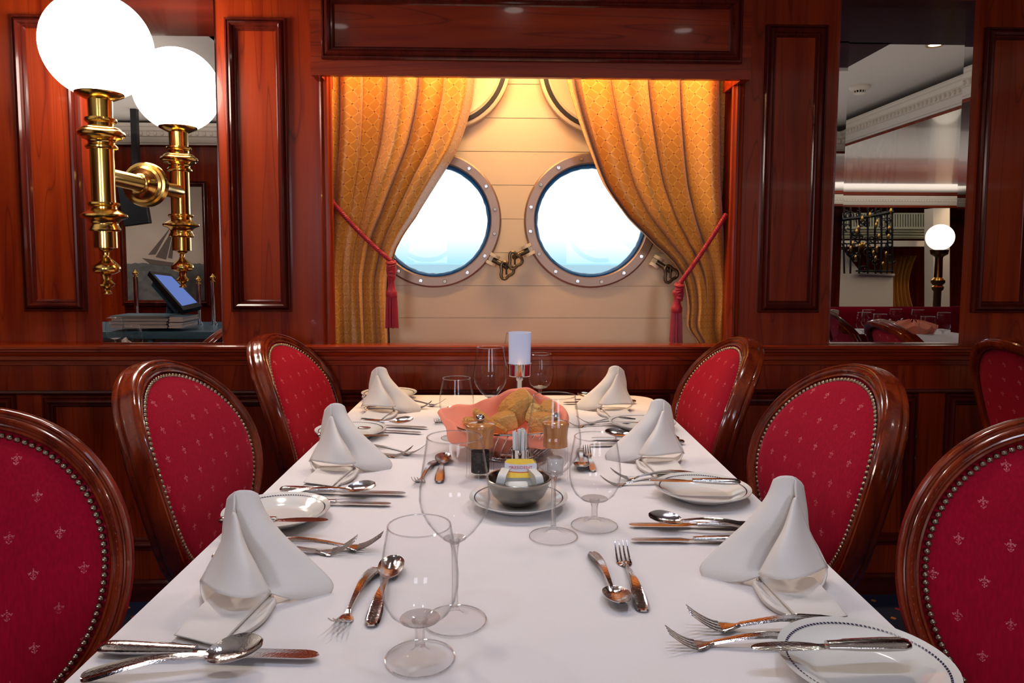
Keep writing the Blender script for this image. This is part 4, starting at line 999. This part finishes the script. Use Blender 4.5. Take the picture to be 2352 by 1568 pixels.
# downlights
first=True
M_ring=plain('brass_trim_ring',(.5,.36,.16),.3,1)
for i,(x,y,p_,c) in enumerate(DL+[(-.62,1.72,0,0),(.08,1.93,0,0),(.78,1.72,0,0)]):
    z=dlz(x,y) if p_ else SOF-.002
    if p_: z+=.008
    if first: 
        dl=thing('downlight','x','ceiling light'); MB().lathe([(.036,.001),(.050,.001),(.052,-.004),(.046,-.008),(.037,-.004)],n=28).build('trim_ring',M_ring,dl); MB().lathe([(0,-.0015),(.036,-.0015),(.036,.0005),(0,.0005)],n=24).build('lamp_disc',M_bulb,dl); o=dl; first=False
    else: o=copy_tree(dl)
    o.location=(x,y,z); tag(o,None,None,'recessed downlights')
    o['label']='lit recessed downlight in the glossy ceiling over the window table' if not p_ else ('round lit downlight reflected high in the right mirror' if (x,y)==(2.57,.70) else 'small recessed downlight in the dining room ceiling behind')
# low ceiling and bulkheads
mb=MB(); mb.box(XL,-1.3,-.72,1.74,2.22,2.26); mb.box(-1.32,-1.3,-.72,1.74,2.22,CEIL); struct('ceiling_left',mb,M_white)
mb=MB(); mb.box(3.12,XR,-4.3,1.74,2.20,2.24); mb.box(XL,3.12,-4.3,-1.9,2.20,2.24); mb.box(3.10,3.12,-1.9,1.74,2.20,2.24); struct('ceiling_bulkhead',mb,M_woodh)
def crown(p,q,z0,z1,label=None,nrm=None):
    # sloped plaster cornice between two ground points, z0 bottom z1 top
    p=Vector((*p,0)); q=Vector((*q,0)); d=(q-p).normalized(); n_=Vector(nrm).normalized() if nrm else Vector((d.y,-d.x,0))
    h=z1-z0; pf=[(0,0),(.012,.0),(.014,.08),(.02,.10),(.03,.30),(.032,.36),(.045,.40),(.046,.62),(.060,.66),(.07,.80),(.085,.84),(.09,.90),(.09,.99),(0,.99)]
    mb=MB(); mb.grid([[a+n_*o+Vector((0,0,z0+h*zf)) for a in (p,q)] for o,zf in pf],smooth=False)
    L=(q-p).length; k=int(L/.05)
    for i in range(k):
        c=p+d*(i+.5)*L/k+n_*.048+Vector((0,0,z0+h*.51)); mb.ball(c,.014,8,6,(.9,.9,1.2))
    return trim(mb,M_plaster)
crown((3.10,1.74),(3.10,-1.9),2.22,2.39,nrm=(-1,0,0)); crown((3.10,-1.9),(-1.3,-1.9),2.22,2.39,nrm=(0,1,0))
crown((XL,-.66),(-2.60,-.66),2.05,2.20,nrm=(0,1,0)); crown((-1.3,-.66),(-2.60,-.66),2.05,2.20,nrm=(0,1,0))
crown((XL+6,-7.9),(XR,-7.9),2.22,2.38,nrm=(0,1,0))
mb=MB(); mb.box(XL,XR,-7.95,-7.9,2.18,CEIL); trim(mb,M_woodh)
# smoke detector
c=onY(1972,186,5.2); t=vthing('smoke_detector','white round smoke detector on the ceiling seen in the right mirror','smoke detector',Vector((c.x,c.y,CEIL)))
MB().lathe([(0,0),(.072,0),(.072,-.012),(.060,-.026),(.044,-.030),(.040,-.034)],n=36).build('base',M_plaster,t)
MB().lathe([(.034,-.030),(.034,-.048),(0,-.048)],n=24).build('grille',M_black,t)
mb=MB()
for q in range(12): a=2*PI*q/12; mb.tube([Vector((.040*math.cos(a),.040*math.sin(a),-.030)),Vector((.036*math.cos(a),.036*math.sin(a),-.050))],.004,6)
mb.lathe([(.040,-.049),(.036,-.055),(0,-.055)],n=24); mb.build('cage',M_plaster,t)
# left: wood partition with the painting, screen, counter
mb=MB(); mb.box(XL,-1.95,-.80,-.70,0,2.22); struct('wall_partition',mb,M_wood)
def seascape():
    m,nt,b=newmat('painted_seascape'); tc=N(nt,'ShaderNodeTexCoord'); sp=N(nt,'ShaderNodeSeparateXYZ'); nt.links.new(tc.outputs['Object'],sp.inputs[0])
    n=N(nt,'ShaderNodeTexNoise'); n.inputs['Scale'].default_value=5; n.inputs['Detail'].default_value=5; nt.links.new(tc.outputs['Object'],n.inputs[0])
    n2=N(nt,'ShaderNodeTexNoise'); n2.inputs['Scale'].default_value=26; n2.inputs['Detail'].default_value=6; nt.links.new(tc.outputs['Object'],n2.inputs[0])
    sky=mixc(nt,n.outputs[0],(.72,.62,.50),(.42,.33,.28)); sea=mixc(nt,n2.outputs[0],(.03,.04,.05),(.24,.24,.22))
    nt.links.new(mixc(nt,math_(nt,'GREATER_THAN',math_(nt,'ADD',sp.outputs[2],math_(nt,'MULTIPLY',n2.outputs[0],.03)),-.135),sea,sky),b.inputs['Base Color']); b.inputs['Roughness'].default_value=.5; return m
YP=5.58; a_=onY(286,425,YP); b_=onY(478,692,YP); c=Vector(((a_.x+b_.x)/2,YP,(a_.z+b_.z)/2)); hw=(b_.x-a_.x)/2; hh=(a_.z-b_.z)/2
t=vthing('framed_painting','seascape painting with a sailing boat, reflected in the left mirror','painting',c)
mb=MB(); mb.box(-hw,hw,.0,.02,-hh,hh); mb.build('canvas',seascape(),t)
mb=frame_mb(-hw-.03,hw+.03,-hh-.03,hh+.03,.02,sgn=1); mb.build('picture_frame',M_wood2,t)
mb=MB()
for pts in (((345,690-105),(398,520),(362,690-106)),((362,590),(404,522),(386,596)),((390,592),(410,500),(400,594))):
    q=[onY(x,y,YP)-c for x,y in pts]; mb.add([Vector((v.x,.0212,v.z)) for v in q],[(0,1,2)],smooth=False)
q=[onY(x,y,YP)-c for x,y in ((330,592),(410,604),(400,612),(350,606))]; mb.add([Vector((v.x,.0212,v.z)) for v in q],[(0,1,2,3)],smooth=False)
mb.build('painted_boat',plain('grey_sail_paint',(.13,.10,.085),.6),t)
c=onY(318,470,5.1); t=vthing('wall_screen','black flat screen hanging beside the painting, seen in the left mirror','screen',c)
mb=MB(); mb.box(-.11,.07,-.02,.02,-.14,.14,Matrix.Rotation(math.radians(-8),4,'Y')); bevel(mb.build('housing',M_black,t),.006)
mb=MB(); mb.box(-.02,.02,-.02,.02,.13,.90); mb.build('ceiling_bracket',M_black,t)
# counter
c=onY(370,752,4.1); cz=c.z
t=vthing('service_counter','dark service counter with reddish doors, reflected in the left mirror','counter',Vector((-1.98,4.15,0)))
mb=MB(); mb.box(-.55,.5,-.35,.28,cz-.04,cz); bevel(mb.build('worktop',M_teal,t),.004)
mb=MB(); mb.box(-.53,.48,-.33,.25,0,cz-.04); mb.build('carcass',M_wood2,t)
for k in range(3):
    mb=MB(); mb.box(-.50+k*.33,-.20+k*.33,.25,.262,.10,cz-.07); mb.build('door',plain('rose_laminate_%d'%k,(.22,.05,.06),.35),t)
for k in range(4):
    mb=MB(); mb.box(-.53+k*.33,-.505+k*.33,.25,.268,.05,cz-.04); mb.build('stile',M_teal,t)
# stack of menus
M_menu=plain('page_edges',(.55,.50,.46),.8)
for i,(x0,x1,y0,y1,w) in enumerate(((276,404,742,750,.22),(272,402,734,741.5,.21),(278,406,727,733.5,.22),(274,400,722,726.5,.2),(407,440,724,736,.18),(406,438,737,750,.18))):
    a_=onY(x0,y0,3.98); b_=onY(x1,y1,3.98); t=vthing('menu_folder',('%s folder in the stack of thick menus on the counter'%['bottom','third highest','second highest','top'][i]) if i<4 else ('upper thick book right of the menu stack' if i==4 else 'lower thick book right of the menu stack'),'book',Vector(((a_.x+b_.x)/2,3.98,b_.z)),'menus on the service counter')
    hw=(b_.x-a_.x)/2; h=a_.z-b_.z; mb=MB(); 
    for q in range(4): mb.box(-hw+.003*(q%2),hw-.004*((q+1)%2),-.11,.09,h*q/4+.0008,h*(q+1)/4-.0008)
    mb.build('pages',M_menu,t); mb=MB(); mb.box(-hw-.002,hw+.002,-.112,.092,h-.001,h); mb.build('cover',M_teal,t)
# till terminal
c=onY(400,715,4.12); t=vthing('till_terminal','touch-screen till on its stand on the counter, reflected in the left mirror','till',Vector((c.x,4.12,cz)))
o0=Vector((c.x,4.12,cz))
F4=[onY(345,622,4.16),onY(393,628,4.26),onY(466,702,4.10),onY(424,712,4.0)]
def slabv(F,ext,name,mat,inset=0.,off=Vector((0,0,0))):
    ce=sum(F,Vector())/4; G=[ce+(p-ce)*(1-inset)+off for p in F]; mb=MB(); mb.add(G+[p+ext for p in G],[(0,1,2,3),(7,6,5,4),(0,4,5,1),(1,5,6,2),(2,6,7,3),(3,7,4,0)],smooth=False); return vbuild(mb,name,mat,t,o0)
nn=(F4[1]-F4[0]).cross(F4[3]-F4[0]).normalized(); nn=nn if nn.y>0 else -nn
slabv(F4,nn*.03,'housing',M_black); slabv(F4,nn*.002,'screen',emis('till_display',(.16,.24,.62),.9),.2,-nn*.003)
slabv([p+nn*.03 for p in F4],nn*.04,'back_cover',M_teal,.25)
mb=MB(); k_=sum(F4,Vector())/4+nn*.05; mb.tube([k_,Vector((c.x-.03,4.16,cz+.05)),Vector((c.x-.04,4.15,cz))],[.03,.03,.05],10); vbuild(mb,'stand',M_teal,t,o0)
mb=MB(); mb.box(c.x-.12,c.x+.06,4.08,4.22,cz,cz+.012); vbuild(mb,'foot',M_teal,t,o0)
for x,y0,y1 in ((313,618,718),(457,633,718),(490,628,718)):
    a_=onY(x,y0,4.3); t=vthing('finial_post',{313:'brass-capped chrome post left of the till, in the left mirror',457:'brass-capped chrome post behind the till, in the left mirror',490:'rightmost brass-capped chrome post in the left mirror'}[x],'post',Vector((a_.x,4.3,cz)),'counter posts')
    H=a_.z-cz; MB().lathe([(.019,0),(.019,.006),(.013,.008),(.013,H-.05),(.001,H-.05)],n=16).build('tube',M_chrome,t); MB().lathe([(.001,H-.05),(.016,H-.05),(.016,H-.045),(.007,H-.04),(.007,H-.034),(.017,H-.028),(.017,H-.020),(.008,H-.012),(.006,H-.006),(.001,H)],n=16).build('finial',M_brass,t)
# neighbouring table on the left
def side_table(x0,x1,y0,y1,label,labelc):
    t=thing('dining_table',label,'table',((x0+x1)/2,(y0+y1)/2,0)); hx,hy=(x1-x0)/2,(y1-y0)/2
    MB().box(-hx+.01,hx-.01,-hy+.01,hy-.01,.72,.748).build('table_top',M_wood2,t); MB().lathe([(0,0),(.2,0),(.2,.02),(.05,.08),(.045,.68),(.1,.72),(0,.72)],n=20).build('pedestal',M_iron,t)
    mb=MB(); mb.grid([[Vector((sx*(hx+o),sy*(hy+o),z)) for sx,sy in ((-1,-1),(1,-1),(1,1),(-1,1))] for o,z in ((-.01,.7515),(.002,.750),(.004,.74),(.008,.52))],closed_v=True); mb.add([Vector((sx*(hx-.01),sy*(hy-.01),.7515)) for sx,sy in ((-1,-1),(1,-1),(1,1),(-1,1))],[(0,1,2,3)]); o=mb.build('tablecloth',M_cloth); o.location=((x0+x1)/2,(y0+y1)/2,.002); tag(o,labelc,'tablecloth')
side_table(-2.5,-1.50,1.12,1.98,'side table under a white cloth, just caught in the left mirror','white cloth on the side table seen in the left mirror')
side_table(1.90,2.95,.30,2.25,'neighbouring table under a white cloth, reflected in the right mirror','white cloth on the neighbouring table seen in the right mirror')
def vg(o,px,Yv,label,grp='glasses on the neighbouring tables'):
    x=(px-1130)/FPX*Yv; y=2*WY-Yv; put(o,Vector((x,y,TT)),label,False,grp)
vg(gob,276,3.55,'water goblet at the lower left of the left mirror'); vg(gob,314,3.12,'second glass at the lower edge of the left mirror')
for px,Yv,l in ((2005,4.23,'leftmost tall glass before the red bench in the right mirror'),(2033,3.87,'second glass from the left before the red bench in the right mirror'),(2070,4.3,'middle glass before the red bench in the right mirror'),(2122,4.23,'second glass from the right before the red bench in the right mirror'),(2146,3.7,'large glass at the right before the red bench in the right mirror'),(1995,4.0,'low glass nearest the chair in the right mirror'),(2184,4.0,'glass at the bevelled right edge of the right mirror')):
    vg(gob,px,Yv,l.replace('bevelled ',''))
def vnap(px,Yv,label):
    o=copy_tree(nk); o.location=((px-1130)/FPX*Yv,2*WY-Yv,TT+.0005); o.rotation_euler=(0,0,1.2); tag(o,label,'napkin','folded white napkins'); o.scale=(.75,.75,.62)
vnap(335,3.25,'folded white napkin at the lower edge of the left mirror')
# pink napkin basket & mills on the right neighbour table
b=MB(); rng=random.Random(2)
P=[[Vector(((r+.012*math.sin(5*a))*math.cos(a),(r+.012*math.sin(5*a))*math.sin(a),z+.01*math.sin(7*a))) for a in [2*PI*k/40 for k in range(40)]] for r,z in ((.03,.012),(.08,.014),(.10,.04),(.115,.07),(.07,.085),(.02,.10))]
b.grid(P,closed_v=True); o=b.build('pink_napkin',M_pink); p=Vector(((2112-1130)/FPX*4.0,2*WY-4.0,TT)); o.location=p; tag(o,'crumpled pink napkin on the neighbouring table, in the right mirror','napkin')
for px,Yv,fm,l in ((2058,4.1,M_pepper,'pepper mill among the glasses in the right mirror'),(2086,4.15,M_salt,'salt mill among the glasses in the right mirror')):
    q=T(1200,1100); t_=None
    before=set(bpy.data.objects); mill(1200,1100,l,.10,.028,.025,.05,fm); m_=[o for o in bpy.data.objects if o not in before and o.parent is None][0]; m_.location=((px-1130)/FPX*Yv,2*WY-Yv,TT)
put_chair(-1.34,1.45,188,'wooden chair back at the lower right of the left mirror',group='chairs seen only in a mirror',sc_=.92)
put_chair(1.72,1.49,3,'wooden chair back at the lower left of the right mirror',group='chairs seen only in a mirror')
# red bench
a_=onY(1905,704,5.2); t=vthing('banquette','dark red upholstered bench along the neighbouring table, in the right mirror','bench',Vector((3.0,5.2,0)))
mb=MB(); mb.lathe([(0,-1.0),(.045,-1.0),(.05,-.98),(.05,.98),(.045,1.0),(0,1.0)],n=20,M=Matrix.Rotation(PI/2,4,'Y')); o=mb.build('top_roll',M_velvet,t); o.location=(0,0,.81)
mb=MB(); mb.box(-1,1,-.05,.05,.40,.82); bevel(mb.build('back_cushion',M_velvet,t),.02,3); mb=MB(); mb.box(-1,1,.04,.50,.32,.46); bevel(mb.build('seat_cushion',M_velvet,t),.03,3); mb=MB(); mb.box(-1,1,-.06,.46,0,.32); mb.build('plinth',M_wood2h,t)
# floor lamp with globe, far
c=onY(2157,545,8.2); t=vthing('globe_lamp','tall brass lamp with one lit globe, reflected in the right mirror','lamp',Vector((c.x,8.2,0)))
g=MB(); g.ball((0,0,c.z),.15,32,20); g.build('globe',M_globe2,t)
H=c.z-.145; MB().lathe([(.16,0),(.16,.02),(.06,.05),(.05,.09),(.042,.10),(.042,H-.48),(.06,H-.46),(.065,H-.43),(.05,H-.41),(.075,H-.38),(.075,H-.35),(.045,H-.32),(.04,H-.10),(.045,H-.08),(.09,H-.05),(.10,H),(.001,H)],n=28).build('post',M_brass,t)
# staircase with wrought iron rail and louvred gallery
def vpoly(mb,pts,Y0,Y1):
    A=[onY(x,y,Y0) for x,y in pts]; B=[Vector((p.x,Y1,p.z)) for p in A]; n=len(A); mb.add(A+B,[tuple(range(n)),tuple(range(2*n-1,n-1,-1))]+[(i,(i+1)%n,n+(i+1)%n,n+i) for i in range(n)],smooth=False)
mb=MB(); vpoly(mb,((1880,545),(1932,570),(1978,628),(2050,632),(2050,760),(1880,760)),12.0,12.15); c=Vector((6.6,12.0,0)); 
t=vthing('stair_balustrade','cream solid balustrade of the stairs, reflected in the right mirror','balustrade',c); vbuild(mb,'parapet',M_plaster,t,c)
mb=MB(); vpoly(mb,((1972,624),(2054,628),(2054,633),(1972,630)),11.96,12.19); vbuild(mb,'coping',M_plaster,t,c)
t=vthing('iron_railing','ornate black wrought iron railing with gilt leaves, in the right mirror','railing',c); mb=MB(); gl=MB(); rng=random.Random(21)
Yr=11.9
def vp(x,y): return onY(x,y,Yr)
for x in (1938,1952,1972,1992,2010,2022,2036,2048): mb.tube([vp(x,476),vp(x+rng.uniform(-3,3),540),vp(x,628)],.016,6)
mb.tube([vp(1925,505),vp(1990,498),vp(2050,486)],.03,8); mb.tube([vp(1930,560),vp(2050,558)],.012,6); mb.tube([vp(1965,622),vp(2050,622)],.016,6)
for q in range(46):
    x=rng.uniform(1934,2046); y=rng.uniform(486,616)
    if y>560 and x<1930+(y-560)*.9: continue
    s_=rng.choice((-1,1)); r0=rng.uniform(7,13); a0=rng.random()*6; pts=[vp(x+r0*(1-k/16)*math.cos(a0+s_*k*.55),y+r0*(1-k/16)*math.sin(a0+s_*k*.55)) for k in range(14)]; mb.tube(pts,.011,5)
for q in range(24):
    x=rng.uniform(1936,2046); y=rng.uniform(484,612)
    if y>560 and x<1930+(y-560)*.9: continue
    gl.ball(onY(x,y,Yr-.04),.028,8,6,(.8,.6,1.9))
vbuild(mb,'scrollwork',M_black,t,c); vbuild(gl,'gilt_leaves',M_brass2,t,c)
t=vthing('gallery_front','pale louvred gallery front above the stairs, in the right mirror','gallery',Vector((7.5,12.7,0))); c=Vector((7.5,12.7,0)); mb=MB()
vpoly(mb,((1900,520),(2150,521),(2150,548),(1900,548)),12.7,12.8)
vpoly(mb,((1900,489),(2150,489),(2150,492),(1900,492)),12.7,12.8)
for k in range(42): x=1903+k*5.9; vpoly(mb,((x,490),(x+3.2,490),(x+3.2,521),(x,521)),12.7,12.76)
for k in range(4): vpoly(mb,((1900,524+k*6),(2150,525+k*6),(2150,526.2+k*6),(1900,525.2+k*6)),12.66,12.7)
vbuild(mb,'slatted_panel',plain('pale_green_paint',(.45,.46,.36),.6),t,c)
mb=MB(); vpoly(mb,((1900,552),(2150,553),(2150,566),(1900,566)),12.6,12.95); vbuild(mb,'cornice',M_plaster,t,c)
mb=MB(); vpoly(mb,((1900,488),(2150,488),(2150,524),(1900,524)),12.95,12.97); vbuild(mb,'dark_back',M_black,t,c)
mb=MB(); vpoly(mb,((2142,478),(2180,478),(2180,800),(2142,800)),12.0,12.25); flip(mb); struct('wall_pillar',mb,M_plaster)
c=onY(2062,660,13.2); mb=MB(); P=[]
for i in range(12):
    z=lerp(1.32,.30,i/11); P.append([Vector((c.x-.30+.62*j/60*(1-.2*math.sin(i/11*PI)),13.2+.05*math.sin(j*.75),z)) for j in range(61)])
mb.grid(P,uv=[[(j/60*.9,i/12) for j in range(61)] for i in range(12)]); cc=Vector((c.x,13.2,.8)); o=vbuild(mb,'curtain',M_damask,None,cc); solid(o,.004); tag(o,'distant gold curtain beyond the stairs, in the right mirror','curtain')
# window openings that let the daylight in on the far side
for i,x in enumerate((-.9,1.5)):
    w=bpy.data.objects.new('window_%d'%(i+3),None); COL.objects.link(w); w.location=(x,-4.3,1.65); w['kind']='structure'; w['label']='round daylight window of the room behind the camera'
    MB().lathe([(.42,-.02),(.42,.02),(.48,.02),(.48,-.02)],n=40,M=RX).build('window_frame',M_bronze,w)
